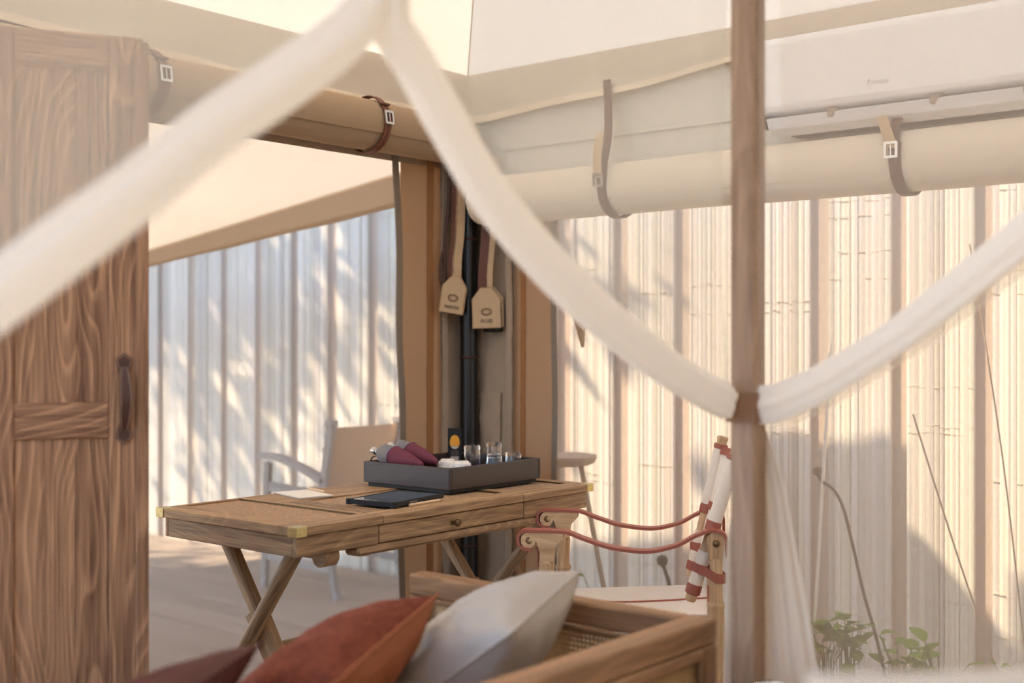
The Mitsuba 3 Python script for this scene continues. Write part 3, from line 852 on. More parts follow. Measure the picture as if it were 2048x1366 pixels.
# ================================================================ DESK
dk = 'desk'
TX0, TX1, HT = 0.135, 0.778, 0.76
YS = [-1.566, -1.240, -0.594, -0.205]      # ends and seams of the three sections
TT = 0.026
for i in range(3):
    y0, y1 = YS[i] + 0.0008, YS[i + 1] - 0.0008
    xb = 0.155 if i != 1 else 0.345        # the rear edge of the woven inset
    if i == 2:
        xb = 0.50
    fy0, fy1 = (0.085, 0.028) if i == 0 else (0.085, 0.02) if i == 1 else (0.03, 0.055)
    wood(dk + '__front_board', rbox((0.698, y0, HT - TT), (TX1, y1, HT), 0.002), 1, Y)
    wood(dk + '__rear_board', rbox((TX0, y0, HT - TT), (xb, y1, HT), 0.002), 1, Y)
    wood(dk + '__end_board', rbox((xb, y0, HT - TT), (0.698, y0 + fy0, HT), 0.002), 1, X)
    wood(dk + '__end_board', rbox((xb, y1 - fy1, HT - TT), (0.698, y1, HT), 0.002), 1, X)
    obj(dk + '__woven_inset', rbox((xb - 0.004, y0 + fy0 - 0.004, HT - TT + 0.002), (0.702, y1 - fy1 + 0.004, HT - 0.005), 0.0005), 'm_rattan', label='woven rattan inset')
    obj(dk + '__inset_bead', rbox((xb, y1 - fy1 - 0.0022, HT - 0.006), (0.698, y1 - fy1 - 0.0004, HT + 0.0006), 0.0004), 'm_antique')
for (x, y, sx, sy) in ((TX1, YS[0], 1, -1), (TX0, YS[0], -1, -1), (TX1, YS[3], 1, 1), (TX0, YS[3], -1, 1)):
    lo = np.array([x - sx * 0.036, y - sy * 0.036, HT - TT - 0.001])
    hi = np.array([x + sx * 0.0018, y + sy * 0.0018, HT + 0.0012])
    k = obj(dk + '__brass_corner', rbox(lo, hi, 0.0012), 'm_brass', label='brass corner cap')
    for q in (0.012, 0.026):
        for z in (HT - 0.008, HT - 0.019):
            sc = trimesh.creation.icosphere(1, 0.0016)
            sc.apply_translation((x + sx * 0.0014 if False else x - sx * q, y + sy * 0.0016, z))
            s2 = trimesh.creation.icosphere(1, 0.0016)
            s2.apply_translation((x + sx * 0.0016, y - sy * q, z))
            if z > HT - 0.01 and q > 0.02 or z < HT - 0.01 and q < 0.02:
                obj(k + '__screw', cat_(sc, s2), 'm_antique')
# aprons of the two end boxes and the drawer between them
AZ0, AZ1 = 0.677, HT - TT
for y0, y1 in ((YS[0] + 0.006, YS[1] - 0.012), (YS[2] + 0.012, YS[3] - 0.03)):
    wood(dk + '__apron', rbox((TX1 - 0.026, y0, AZ0), (TX1 - 0.006, y1, AZ1)), 1, Y)
    wood(dk + '__apron', rbox((TX0 + 0.035, y0, AZ0), (TX0 + 0.05, y1, AZ1)), 1, Y)
    for y in (y0, y1 - 0.018):
        wood(dk + '__apron', rbox((TX0 + 0.05, y, AZ0), (TX1 - 0.026, y + 0.018, AZ1)), 1, X)
wood(dk + '__drawer', rbox((TX1 - 0.03, YS[1] - 0.009, AZ0 + 0.002), (TX1 - 0.007, YS[2] + 0.009, AZ1 - 0.003)), 1, Y)
obj(dk + '__drawer__knob', lathe((TX1 - 0.008, -0.935, 0.705), (TX1 + 0.022, -0.935, 0.705), [(0, 0.009), (0.12, 0.010), (0.2, 0.005), (0.5, 0.006), (0.62, 0.0115), (0.9, 0.0115), (1, 0.009)], 24), 'm_antique', smooth=40, label='dark round metal knob')
wood(dk + '__drawer__bottom', rbox((TX0 + 0.06, YS[1], AZ0 + 0.004), (TX1 - 0.03, YS[2], AZ0 + 0.012)), 1, Y)
wood(dk + '__lower_rail', rbox((TX1 - 0.065, -1.335, 0.650), (TX1 - 0.006, -0.50, 0.676), 0.008), 1, Y)
wood(dk + '__lower_rail', rbox((TX0 + 0.05, -1.335, 0.650), (TX0 + 0.09, -0.50, 0.676), 0.008), 1, Y)
for yc in (-1.415, -0.30):
    cap = sbox(TX0 + 0.12, 0.652, TX1 - 0.045, 0.677).union(shapely.intersection(Point(TX1 - 0.052, 0.660).buffer(0.03, 24), sbox(0, 0.62, 2, 0.677)))
    wood(dk + '__cross_rail', prism(cap, 0.05, (0, yc, 0), X, Z), 1, X)
# crossed legs
for yc, sg in ((-1.43, 1), (-0.38, -1)):
    xa_, xb_, xc_, xd_ = (0.645, 0.145, 0.265, 0.755) if sg > 0 else (0.715, 0.11, 0.13, 0.72)
    wood(dk + '__leg', lathe((xa_, yc - 0.022 * sg, 0.672), (xb_, yc - 0.022 * sg, 0.0), [(0, 0.024), (0.5, 0.0225), (1, 0.02)], 24), 1, (0.655 - 0.1, 0, 0.672), smooth=True)
    wood(dk + '__leg', lathe((xc_, yc + 0.022 * sg, 0.672), (xd_, yc + 0.022 * sg, 0.0), [(0, 0.024), (0.5, 0.0225), (1, 0.02)], 24), 1, (-0.47, 0, 0.672), smooth=True)
    xc, zc = (0.445, 0.41) if sg > 0 else (0.42, 0.345)
    wood(dk + '__leg_block', beam((xc - 0.045, yc + 0.03 * sg, zc + 0.05), (xc + 0.06, yc + 0.03 * sg, zc - 0.10), 0.05, 0.058, X, b=0.004), 1, (0.5, 0, -0.7))
wood(dk + '__stretcher', beam((0.46, -1.40, 0.345), (0.46, -0.39, 0.345), 0.022, 0.042), 1, Y)
for y in (-1.30, -0.46):
    obj(dk + '__hinge', cyl((TX1 - 0.03, y, 0.650), (TX1 - 0.03, y + 0.03, 0.650), 0.006, seg=10), 'm_brass')
tag(dk, 'folding wooden desk with woven insets, brass corners and crossed legs', 'desk')

# ---- things on the desk
tr_ = 'leather_tray'
ax0, ax1, ay0, ay1, tz0, tz1 = 0.197, 0.606, -0.768, -0.287, 0.773, 0.846
for (lo, hi) in (((ax0, ay0, tz0), (ax1, ay0 + 0.012, tz1)), ((ax0, ay1 - 0.012, tz0), (ax1, ay1, tz1)), ((ax0, ay0 + 0.012, tz0), (ax0 + 0.012, ay1 - 0.012, tz1)), ((ax1 - 0.012, ay0 + 0.012, tz0), (ax1, ay1 - 0.012, tz1))):
    obj(tr_ + '__side', rbox(lo, hi, 0.002), 'm_tray')
obj(tr_ + '__bottom', rbox((ax0 + 0.004, ay0 + 0.004, tz0), (ax1 - 0.004, ay1 - 0.004, tz0 + 0.006), 0.001), 'm_trayinside')
obj(tr_ + '__divider', rbox((ax0 + 0.012, ay0 + 0.225, tz0 + 0.006), (ax1 - 0.012, ay0 + 0.231, tz1 - 0.022), 0.001), 'm_tray')
obj(tr_ + '__base', rbox((ax0 + 0.012, ay0 + 0.012, HT), (ax1 - 0.012, ay1 - 0.012, tz0), 0.001), 'm_black')
rect = sbox(ax0 + 0.006, tz0 + 0.008, ax1 - 0.006, tz1 - 0.008)
obj(tr_ + '__stitching', prism(rect.difference(rect.buffer(-0.0012, join_style=2)), 0.0016, (0, ay0, 0), X, Z), 'm_traystitch')
rect = sbox(ay0 + 0.006, tz0 + 0.008, ay1 - 0.006, tz1 - 0.008)
obj(tr_ + '__stitching', prism(rect.difference(rect.buffer(-0.0012, join_style=2)), 0.0012, (ax1, 0, 0), Y, Z), 'm_tray')
tag(tr_, 'dark brown leather tray with stitched edges on the desk', 'tray')


def pouch(key, p0, p1, label):
    """A soft bottle sleeve lying on its side: grey drawstring end with a steel cap, maroon body."""
    p0, p1 = np.asarray(p0, float), np.asarray(p1, float)
    d, s, u = frame_of(p1 - p0)

    def wob(t, a):
        return 1 + 0.10 * math.sin(5 * a + 9 * t) * (1 if t < 0.25 else 0.25) + 0.05 * math.sin(3 * a + 20 * t)
    g = [(0.0, 0.010), (0.02, 0.018), (0.08, 0.028), (0.18, 0.034), (0.30, 0.0365), (0.36, 0.036)]
    b = [(0.355, 0.035), (0.36, 0.0372), (0.5, 0.034), (0.7, 0.027), (0.86, 0.019), (0.96, 0.013), (1.0, 0.008)]
    obj(key + '__drawstring_top', lathe(p0, p1, g, 32, wob=wob), 'm_greycloth', smooth=50, label='grey gathered drawstring end')
    obj(key + '__sleeve', lathe(p0, p1, b, 32, wob=lambda t, a: 1 + 0.05 * math.sin(3 * a + 20 * t)), 'm_maroon', smooth=50, label='maroon sleeve')
    obj(key + '__piping', lathe(p0 + (p1 - p0) * 0.35, p0 + (p1 - p0) * 0.372, [(0, 0.036), (0.3, 0.0385), (0.7, 0.0385), (1, 0.036)], 32, wob=lambda t, a: 1 + 0.05 * math.sin(3 * a + 20 * 0.36)), 'm_purple', smooth=50)
    obj(key + '__cap', lathe(p0 - d * 0.030, p0 + d * 0.005, [(0, 0.011), (0.15, 0.013), (0.5, 0.013), (0.6, 0.009), (1, 0.009)], 20), 'm_steel', smooth=40, label='steel bottle cap')
    c = p0 + d * 0.012 - Z * 0.01 + s * 0.012
    obj(key + '__cord', tube(interp([c, c - d * 0.03 - Z * 0.012, c - d * 0.04 - Z * 0.03, c - d * 0.015 - Z * 0.032, c + d * 0.01 - Z * 0.028], 16), 0.0024, 6), 'm_black', smooth=True)
    tag(key, label, 'bottle')


pouch('bottle_sleeve', (0.228, -0.725, 0.876), (0.428, -0.712, 0.840), 'maroon and grey bottle sleeve with steel cap, the nearer one in the tray')
pouch('bottle_sleeve_001', (0.238, -0.652, 0.888), (0.428, -0.640, 0.846), 'maroon and grey bottle sleeve with steel cap, the farther one in the tray')


def cup(key, c, ang, label):
    """An upturned cup."""
    c = np.asarray(c, float)
    prof = [(0, 0.040), (0.03, 0.041), (0.2, 0.0395), (0.75, 0.033), (0.9, 0.030), (0.92, 0.024), (0.96, 0.0245), (1.0, 0.022)]
    obj(key + '__body', lathe(c, c + Z * 0.072, prof, 32), 'm_ceramic', smooth=50)
    h = np.array([math.cos(ang), math.sin(ang), 0])
    obj(key + '__handle', tube(interp([c + h * 0.034 + Z * 0.044, c + h * 0.056 + Z * 0.040, c + h * 0.058 + Z * 0.022, c + h * 0.040 + Z * 0.012], 14), 0.004, 8), 'm_ceramic', smooth=True)
    tag(key, label, 'cup', 'upturned white cups in the tray')


cup('coffee_cup', (0.418, -0.575, 0.780), 1.0, 'upturned white ceramic cup nearer the bottle sleeves')
cup('coffee_cup_001', (0.505, -0.596, 0.780), 1.0, 'upturned white ceramic cup nearer the glasses')


def tumbler(key, c, h, r0, r1, label, group):
    """An upturned glass tumbler with a thick base."""
    c = np.asarray(c, float)
    outer = [(r0, 0.0), (r1 * 0.998, h - 0.004), (r1 - 0.004, h)]
    inner = [(r0 - 0.0025, 0.0), (r1 - 0.004, h - 0.014), (0.0, h - 0.012)]
    prof = np.array([(0, h)] + outer[::-1] + [(r0 - 0.001, -0.001)] + inner)
    m = trimesh.creation.revolve(prof[::-1], sections=40)
    trimesh.repair.fix_normals(m)
    m.apply_translation(c)
    obj(key, m, 'm_glass', smooth=35)
    tag(key, label, 'glass', group)


tumbler('tall_glass', (0.462, -0.495, 0.7795), 0.118, 0.031, 0.029, 'tall upturned glass beside the black menu card', 'tall upturned glasses')
tumbler('tall_glass_001', (0.435, -0.345, 0.7795), 0.118, 0.031, 0.029, 'tall upturned glass behind the two short glasses', 'tall upturned glasses')
tumbler('short_glass', (0.500, -0.420, 0.7795), 0.085, 0.037, 0.027, 'short upturned glass between the two tall glasses', 'short upturned glasses')
tumbler('short_glass_001', (0.518, -0.336, 0.7795), 0.086, 0.037, 0.029, 'short upturned glass at the right end of the tray', 'short upturned glasses')

# menu card standing at the back of the tray
mc = 'menu_card'
me = np.array([math.cos(CY), math.sin(CY), 0])
mn = np.cross(me, Z)
mo = np.array([0.230, -0.330, 0.780])
obj(mc + '__board', prism(sbox(-0.026, 0, 0.026, 0.158), 0.004, mo, me, Z), 'm_black')
circ = shapely.affinity.scale(Point(0, 0.103).buffer(1, 24), 0.0185, 0.0205, origin=(0, 0.103))
circ = Polygon([(0.0185 * math.cos(a), 0.106 + 0.0265 * math.sin(a)) for a in np.linspace(0, 2 * PI, 40)])
up_ = circ.intersection(Polygon([(-0.05, 0.094), (0.05, 0.088), (0.05, 0.2), (-0.05, 0.2)]))
obj(mc + '__sun', prism(up_, 0.0052, mo, me, Z), 'm_orange', label='printed orange disc')
obj(mc + '__crescent', prism(circ.difference(up_.buffer(0.0005)), 0.0052, mo, me, Z), 'm_cardgrey')
low = Polygon([(0.0165 * math.cos(a), 0.052 + 0.022 * math.sin(a)) for a in np.linspace(PI, 2 * PI, 24)])
obj(mc + '__crescent', prism(low, 0.0052, mo, me, Z), 'm_cardgrey')
obj(mc + '__print', prism(shapely.unary_union([sbox(-0.015, z, 0.015, z + 0.004) for z in (0.056, 0.063, 0.070)]), 0.005, mo, me, Z), 'm_cardtext')
tag(mc, 'narrow black card with an orange disc standing in the tray', 'card')

# tablet
tb = 'tablet'
P0, P1, P3 = np.array([0.700, -1.140]), np.array([0.660, -0.880]), np.array([0.490, -1.135])
ta, tbv = np.array([-0.13, 1.0, 0]), None
ta = np.array([-0.16, 0.987, 0]); ta /= np.linalg.norm(ta)
tq = np.array([ta[1], -ta[0], 0])
to = np.array([0.600, -1.012, 0.0])


def tpoly(poly, t, z):
    return prism(poly, t, to + Z * z, ta, -tq)


body = sbox(-0.128, -0.088, 0.128, 0.088).buffer(0.004)
m = tpoly(body, 0.011, HT + 0.0115)
obj(tb + '__case', m, 'm_case')
obj(tb + '__glass', tpoly(sbox(-0.120, -0.080, 0.120, 0.080), 0.0012, HT + 0.0174), 'm_screenglass', label='glossy dark display')
obj(tb + '__bumper', tpoly(sbox(-0.1325, -0.0925, 0.1325, 0.0925).difference(sbox(-0.124, -0.084, 0.124, 0.084)), 0.014, HT + 0.0115), 'm_case')
for k in (-0.05, -0.04, -0.03, -0.02):
    obj(tb + '__port', tpoly(sbox(k - 0.003, -0.0932, k + 0.003, -0.0922), 0.004, HT + 0.012), 'm_papergrey')
obj(tb + '__corner', tpoly(Point(-0.124, 0.084).buffer(0.012), 0.017, HT + 0.0115), 'm_case')
obj(tb + '__corner', tpoly(Point(-0.124, -0.084).buffer(0.012), 0.017, HT + 0.0115), 'm_case')
tag(tb, 'black tablet in a rugged case lying on the desk', 'tablet')


def pencil(key, a, b, r, tip, label):
    a, b = np.asarray(a, float), np.asarray(b, float)
    obj(key + '__shaft', lathe(a, b, [(0, r), (0.93, r), (1.0, r * (0.25 if tip else 1))], 6), 'm_pencil')
    if tip:
        d = (b - a) / np.linalg.norm(b - a)
        obj(key + '__point', lathe(b - d * 0.004, b + d * 0.002, [(0, r * 0.3), (1, r * 0.05)], 6), 'm_black')
    tag(key, label, 'pencil')


pencil('pencil', (0.706, -1.058, HT + 0.0045), (0.694, -0.905, HT + 0.0045), 0.0045, True, 'pale wooden pencil lying at the front edge beside the tablet')
pencil('pencil_001', (0.172, -1.000, HT + 0.0095), (0.285, -1.024, HT + 0.0095), 0.0042, True, 'wooden pencil lying on the notepad')
no = np.array([0.243, -1.08, HT])
na = np.array([0.97, -0.24, 0]); na /= np.linalg.norm(na)
nb = np.array([0.24, 0.97, 0]); nb /= np.linalg.norm(nb)
obj('notepad__cover', prism(sbox(-0.095, -0.062, 0.095, 0.062), 0.0015, no + Z * 0.001, na, nb), 'm_papergrey')
obj('notepad__paper', prism(sbox(-0.093, -0.060, 0.093, 0.060), 0.0035, no + Z * 0.0036, na, nb), 'm_paper')
tag('notepad', 'thin pale notepad lying at the rear of the desk', 'notepad')

# ================================================================ SAFARI CHAIR
ch = 'safari_chair'
RA = math.radians(31)
R_ = np.array([math.cos(RA), math.sin(RA), 0])       # towards its back
W_ = np.array([-math.sin(RA), math.cos(RA), 0])      # towards its far side
CN = np.array([1.070, -0.846, 0.0])                  # near front leg
CW, CD, CA = 0.45, 0.50, 0.693


def cp(r, w, z):
    return CN + R_ * r + W_ * w + Z * z


capital = shapely.unary_union([sbox(-0.062, -0.016, 0.055, 0.0), Point(-0.058, -0.024).buffer(0.024, 24),
                               Polygon([(-0.036, -0.012), (0.055, -0.012), (0.05, -0.022), (0.034, -0.036), (0.027, -0.05), (0.024, -0.085), (-0.02, -0.085), (-0.02, -0.055), (-0.028, -0.036)])]).difference(Point(-0.056, -0.024).buffer(0.011, 20).difference(Point(-0.052, -0.022).buffer(0.005)))
capital = shapely.affinity.scale(capital.buffer(0.002).buffer(-0.002), 0.92, 1.0, origin=(0, 0))
for w in (0.0, CW):
    k = wood(ch + '__front_leg', lathe(cp(0, w, CA - 0.082), cp(0, w, 0), [(0, 0.023), (0.02, 0.024), (0.12, 0.021), (0.155, 0.0205), (0.16, 0.027), (0.172, 0.028), (0.185, 0.024), (0.25, 0.026), (0.42, 0.027), (0.43, 0.024), (0.8, 0.018), (0.97, 0.016), (1, 0.02)], 24), 4, Z, smooth=True)
    wood(ch + '__arm_capital', prism(capital, 0.042, cp(0, w, CA), R_, Z), 4, R_, label='scroll-carved arm support')
    # rear leg with a rounded head and a brass bolt
    head = Point(0, 0).buffer(0.027, 24).union(Polygon([(-0.027, 0), (0.027, 0), (0.019, -0.055), (-0.019, -0.055)]))
    wood(ch + '__rear_leg', lathe(cp(CD, w, CA - 0.065), cp(CD, w, 0), [(0, 0.019), (0.2, 0.020), (0.21, 0.026), (0.225, 0.027), (0.24, 0.023), (0.32, 0.027), (0.42, 0.027), (0.43, 0.024), (0.97, 0.017), (1, 0.02)], 24), 4, Z, smooth=True)
    wood(ch + '__rear_leg_head', prism(head, 0.034, cp(CD, w, CA - 0.012), R_, Z), 4, Z)
    q = lathe(cp(CD, w - 0.026, CA - 0.02), cp(CD, w - 0.015, CA - 0.02), [(0, 0.004), (0.2, 0.008), (0.5, 0.010), (1, 0.010)], 20)
    obj(ch + '__bolt', q, 'm_antique', smooth=40, label='brass bolt')
    # arm strap: from under the scroll over the capital and back to the rear leg
    pts = interp([cp(-0.045, w, CA - 0.050), cp(-0.064, w, CA - 0.049), cp(-0.083, w, CA - 0.034), cp(-0.084, w, CA - 0.014), cp(-0.066, w, CA + 0.004), cp(-0.03, w, CA + 0.004), cp(0.05, w, CA + 0.003), cp(0.11, w, CA - 0.016), cp(0.2, w, CA - 0.042), cp(0.29, w, CA - 0.050), cp(0.38, w, CA - 0.032), cp(0.45, w, CA + 0.004), cp(CD - 0.01, w, CA + 0.017), cp(CD + 0.02, w, CA + 0.010), cp(CD + 0.031, w, CA - 0.014), cp(CD + 0.031, w, CA - 0.06)], 70)
    obj(ch + '__arm_strap', ribbon(pts, W_, 0.044, 0.009), 'm_leather', smooth=30, label='red-brown leather arm strap')
    obj(ch + '__strap_end', ribbon(interp([cp(-0.030, w, CA - 0.046), cp(-0.026, w, CA - 0.07), cp(-0.026, w, CA - 0.105)], 10), W_, 0.02, 0.004), 'm_leather')
    # seat rails
    wood(ch + '__side_rail', cyl(cp(0, w, 0.415), cp(CD, w, 0.415), 0.013, seg=16), 4, R_, smooth=True)
for r in (0.0, CD):
    wood(ch + '__cross_rail', cyl(cp(r, 0, 0.375), cp(r, CW, 0.375), 0.013, seg=16), 4, W_, smooth=True)


def seat(u, v):
    r = 0.015 + (CD - 0.03) * u
    w = CW * v
    z = 0.43 - 0.055 * np.sin(PI * v) * (0.8 + 0.2 * np.sin(PI * u)) + 0.028 * u
    return CN + R_ * r[..., None] + W_ * w[..., None] + Z * z[..., None]


obj(ch + '__seat', sheet(seat, 24, 30, 0.005, Z), 'm_chaircanvas', smooth=30, label='cream canvas sling seat')
for uu, nm in ((0.0, 'front'), (1.0, 'rear')):
    vv = np.linspace(0, 1, 30)
    P = seat(np.full(30, uu), vv) + Z * 0.003
    obj(ch + '__seat_trim', ribbon(P, R_, 0.016, 0.009), 'm_leather')
uu = np.linspace(0, 1, 24)
obj(ch + '__seat_trim', ribbon(seat(uu, np.full(24, 0.80)) + Z * 0.006, W_, 0.010, 0.004), 'm_leather')
# reclined back: two poles in canvas sleeves


def bp(t, w):
    """A point of a back pole: t = 0 at its lower end, 1 at the top."""
    return cp(CD - 0.072 + 0.132 * t - 0.085 * w * max(t, 0.0), w, 0.507 + 0.425 * t)


for w, s in ((0.03, 1), (CW - 0.03, -1)):
    w2 = w - s * 0.055 if False else w
    wood(ch + '__back_pole', lathe(bp(-0.03, w), bp(1.05, w), [(0, 0.014), (0.01, 0.0165), (0.5, 0.0165), (0.97, 0.0165), (0.98, 0.0185), (0.995, 0.0185), (1, 0.014)], 20), 4, bp(1, w) - bp(0, w), smooth=True)
    for a, b in ((0.06, 0.32), (0.52, 0.96)):
        obj(ch + '__sleeve', lathe(bp(a, w), bp(b, w), [(0, 0.019), (0.03, 0.021), (0.97, 0.021), (1, 0.019)], 20), 'm_chaircanvas', smooth=40)
    for a, b in ((0.02, 0.09), (0.17, 0.23), (0.46, 0.53), (0.955, 0.99)):
        obj(ch + '__band', lathe(bp(a, w), bp(b, w), [(0, 0.021), (0.1, 0.023), (0.9, 0.023), (1, 0.021)], 20), 'm_leather', smooth=40, label='red-brown leather band')
    # strap that binds the pole to the rear leg
    c0, c1 = bp(0.20, w), cp(CD, w - 0.03 * s, 0.585)
    obj(ch + '__binding_strap', ribbon(interp([c0 - R_ * 0.024, c0 - W_ * 0.024 * s, c1 - W_ * 0.024 * s - Z * 0.012, c1 + R_ * 0.028 - Z * 0.016, c1 + W_ * 0.026 * s, c0 + W_ * 0.026 * s + R_ * 0.005, c0 - R_ * 0.024 + Z * 0.001], 40), Z, 0.028, 0.004), 'm_leather')


def back(u, v):
    w = 0.03 + (CW - 0.06) * u
    t = 0.52 + 0.44 * v
    p = CN + R_ * (CD - 0.072 + 0.132 * t - 0.085 * w * np.maximum(t, 0))[..., None] + W_ * w[..., None] + Z * (0.507 + 0.425 * t)[..., None]
    return p + R_ * (0.03 * np.sin(PI * u))[..., None]


def back_low(u, v):
    return back(u, v * 0.98 - 1.0)


obj(ch + '__backrest', sheet(back, 24, 14, 0.005, R_), 'm_chaircanvas', smooth=30, label='cream canvas backrest')
obj(ch + '__backrest', sheet(lambda u, v: back(u, -0.95 + 0.9 * v), 24, 14, 0.005, R_), 'm_chaircanvas', smooth=30)
uu = np.linspace(0, 1, 24)
for t in (0.97, 0.02, -0.93):
    obj(ch + '__back_trim', ribbon(back(uu, np.full(24, t)), bp(1, 0) - bp(0, 0), 0.026, 0.010), 'm_leather')
tag(ch, 'safari chair with pale wood legs, leather arm straps and cream canvas sling', 'chair')

# ================================================================ SOFA
so = 'sofa'
SX0, SX1, SY0, SY1, SH = 1.165, 2.018, -3.30, -1.475, 0.68
RW = 0.066
# back rail, arm rails
wood(so + '__top_rail', rbox((SX1 - RW, SY0, SH - 0.052), (SX1, SY1, SH), 0.005), 2, Y)
for y0, y1 in ((SY1 - 0.058, SY1), (SY0, SY0 + 0.058)):
    wood(so + '__arm_rail', rbox((SX0, y0, SH - 0.052), (SX1 - RW - 0.0005, y1, SH), 0.005), 2, X)
    wood(so + '__arm_post', rbox((SX0, y0, 0.0), (SX0 + 0.05, y1, SH - 0.0525), 0.004), 2, Z)
    wood(so + '__corner_post', rbox((SX1 - RW, y0, 0.0), (SX1, y1, SH - 0.0525), 0.004), 2, Z)
    wood(so + '__lower_rail', rbox((SX0 + 0.05, y0, 0.20), (SX1 - RW, y1, 0.27), 0.004), 2, X)
    yi = y0 - 0.004 if y1 == SY1 else y1 + 0.004
    yo = y0 + 0.006 if y1 == SY1 else y1 - 0.006
    for lo, hi, g in (((SX0 + 0.05, min(yi, yo), SH - 0.066), (SX1 - RW, max(yi, yo), SH - 0.0525), X), ((SX0 + 0.05, min(yi, yo), 0.27), (SX0 + 0.064, max(yi, yo), SH - 0.066), Z), ((SX1 - RW - 0.014, min(yi, yo), 0.27), (SX1 - RW, max(yi, yo), SH - 0.066), Z)):
        wood(so + '__moulding', rbox(lo, hi, 0.004), 2, g)
wood(so + '__lower_rail', rbox((SX1 - RW, SY0 + 0.058, 0.20), (SX1, SY1 - 0.058, 0.27), 0.004), 2, Y)
wood(so + '__front_rail', rbox((SX0, SY0 + 0.058, 0.20), (SX0 + 0.045, SY1 - 0.058, 0.29), 0.004), 2, Y)
ymid = (SY0 + SY1) / 2
wood(so + '__middle_post', rbox((SX1 - RW + 0.008, ymid - 0.03, 0.27), (SX1 - 0.008, ymid + 0.03, SH - 0.0525), 0.004), 2, Z)
for x in (SX1 - 0.006, SX1 - RW - 0.004):
    for ya, yb in ((ymid + 0.03, SY1 - 0.058), (SY0 + 0.058, ymid - 0.03)):
        wood(so + '__moulding', rbox((x, ya, SH - 0.078), (x + 0.010, yb, SH - 0.0525), 0.004), 2, Y)
        wood(so + '__moulding', rbox((x, yb - 0.016, 0.27), (x + 0.010, yb, SH - 0.078), 0.004), 2, Z)
        wood(so + '__moulding', rbox((x, ya, 0.27), (x + 0.010, ya + 0.016, SH - 0.078), 0.004), 2, Z)


def cane(o, ex, ey, w, h, pitch=0.0112):
    """Six-way cane webbing as real strands."""
    ms = []
    ez = np.cross(ex, ey)
    t, sw = 0.0009, 0.0026

    def strand(a, b, k):
        a, b = np.asarray(a), np.asarray(b)
        d = (b - a) / np.linalg.norm(b - a)
        s = np.array([-d[1], d[0]]) * sw / 2
        q = [a - s, b - s, b + s, a + s]
        zz = (-t + k * 0.0006, t + k * 0.0006)
        ms.append(([np.array([*p, z]) for z in zz for p in q], k))
    nx, ny = int(w / pitch), int(h / pitch)
    for i in range(nx + 1):
        for e in (-0.0016, 0.0016):
            strand((i * pitch + e, 0), (i * pitch + e, h), 0)
    for j in range(ny + 1):
        for e in (-0.0016, 0.0016):
            strand((0, j * pitch + e), (w, j * pitch + e), 1)
    for i in range(-ny, nx + 1):
        x = (i + 0.5) * pitch
        a, b = max(0, -x), min(h, w - x)
        if b > a:
            strand((x + a, a), (x + b, b), 2)
        a, b = max(0, x + h - w), min(h, x + h)
        if b > a:
            strand((x + h - a, a), (x + h - b, b), -1)
    V, Fc = [], []
    box_f = [[0, 2, 1], [0, 3, 2], [4, 5, 6], [4, 6, 7], [0, 1, 5], [0, 5, 4], [1, 2, 6], [1, 6, 5], [2, 3, 7], [2, 7, 6], [3, 0, 4], [3, 4, 7]]
    for q, k in ms:
        b = len(V)
        V += q
        Fc += [[b + i for i in f] for f in box_f]
    V = np.array(V)
    return trimesh.Trimesh(np.asarray(o, float) + np.outer(V[:, 0], ex) + np.outer(V[:, 1], ey) + np.outer(V[:, 2], ez), Fc, process=False)


def cane_part(key, *a):
    labels[obj(key, cane(*a), 'm_cane')] = {'label': 'woven cane panel', 'kind': 'stuff'}


for y in (SY1 - 0.029, SY0 + 0.029):
    cane_part(so + '__cane_panel', (SX0 + 0.05, y, 0.27), X, Z, SX1 - RW - SX0 - 0.05, SH - 0.066 - 0.27)
for ya, yb in ((ymid + 0.03, SY1 - 0.058), (SY0 + 0.058, ymid - 0.03)):
    cane_part(so + '__cane_panel', (SX1 - 0.02, ya, 0.27), Y, Z, yb - ya, SH - 0.0525 - 0.27)
    cane_part(so + '__cane_panel', (SX1 - RW + 0.016, ya, 0.27), Y, Z, yb - ya, SH - 0.0525 - 0.27)
wood(so + '__seat_board', rbox((SX0 + 0.045, SY0 + 0.058, 0.27), (SX1 - RW, SY1 - 0.058, 0.285)), 2, Y)
tag(so, 'teak daybed sofa with woven cane sides at the foot of the bed', 'sofa')


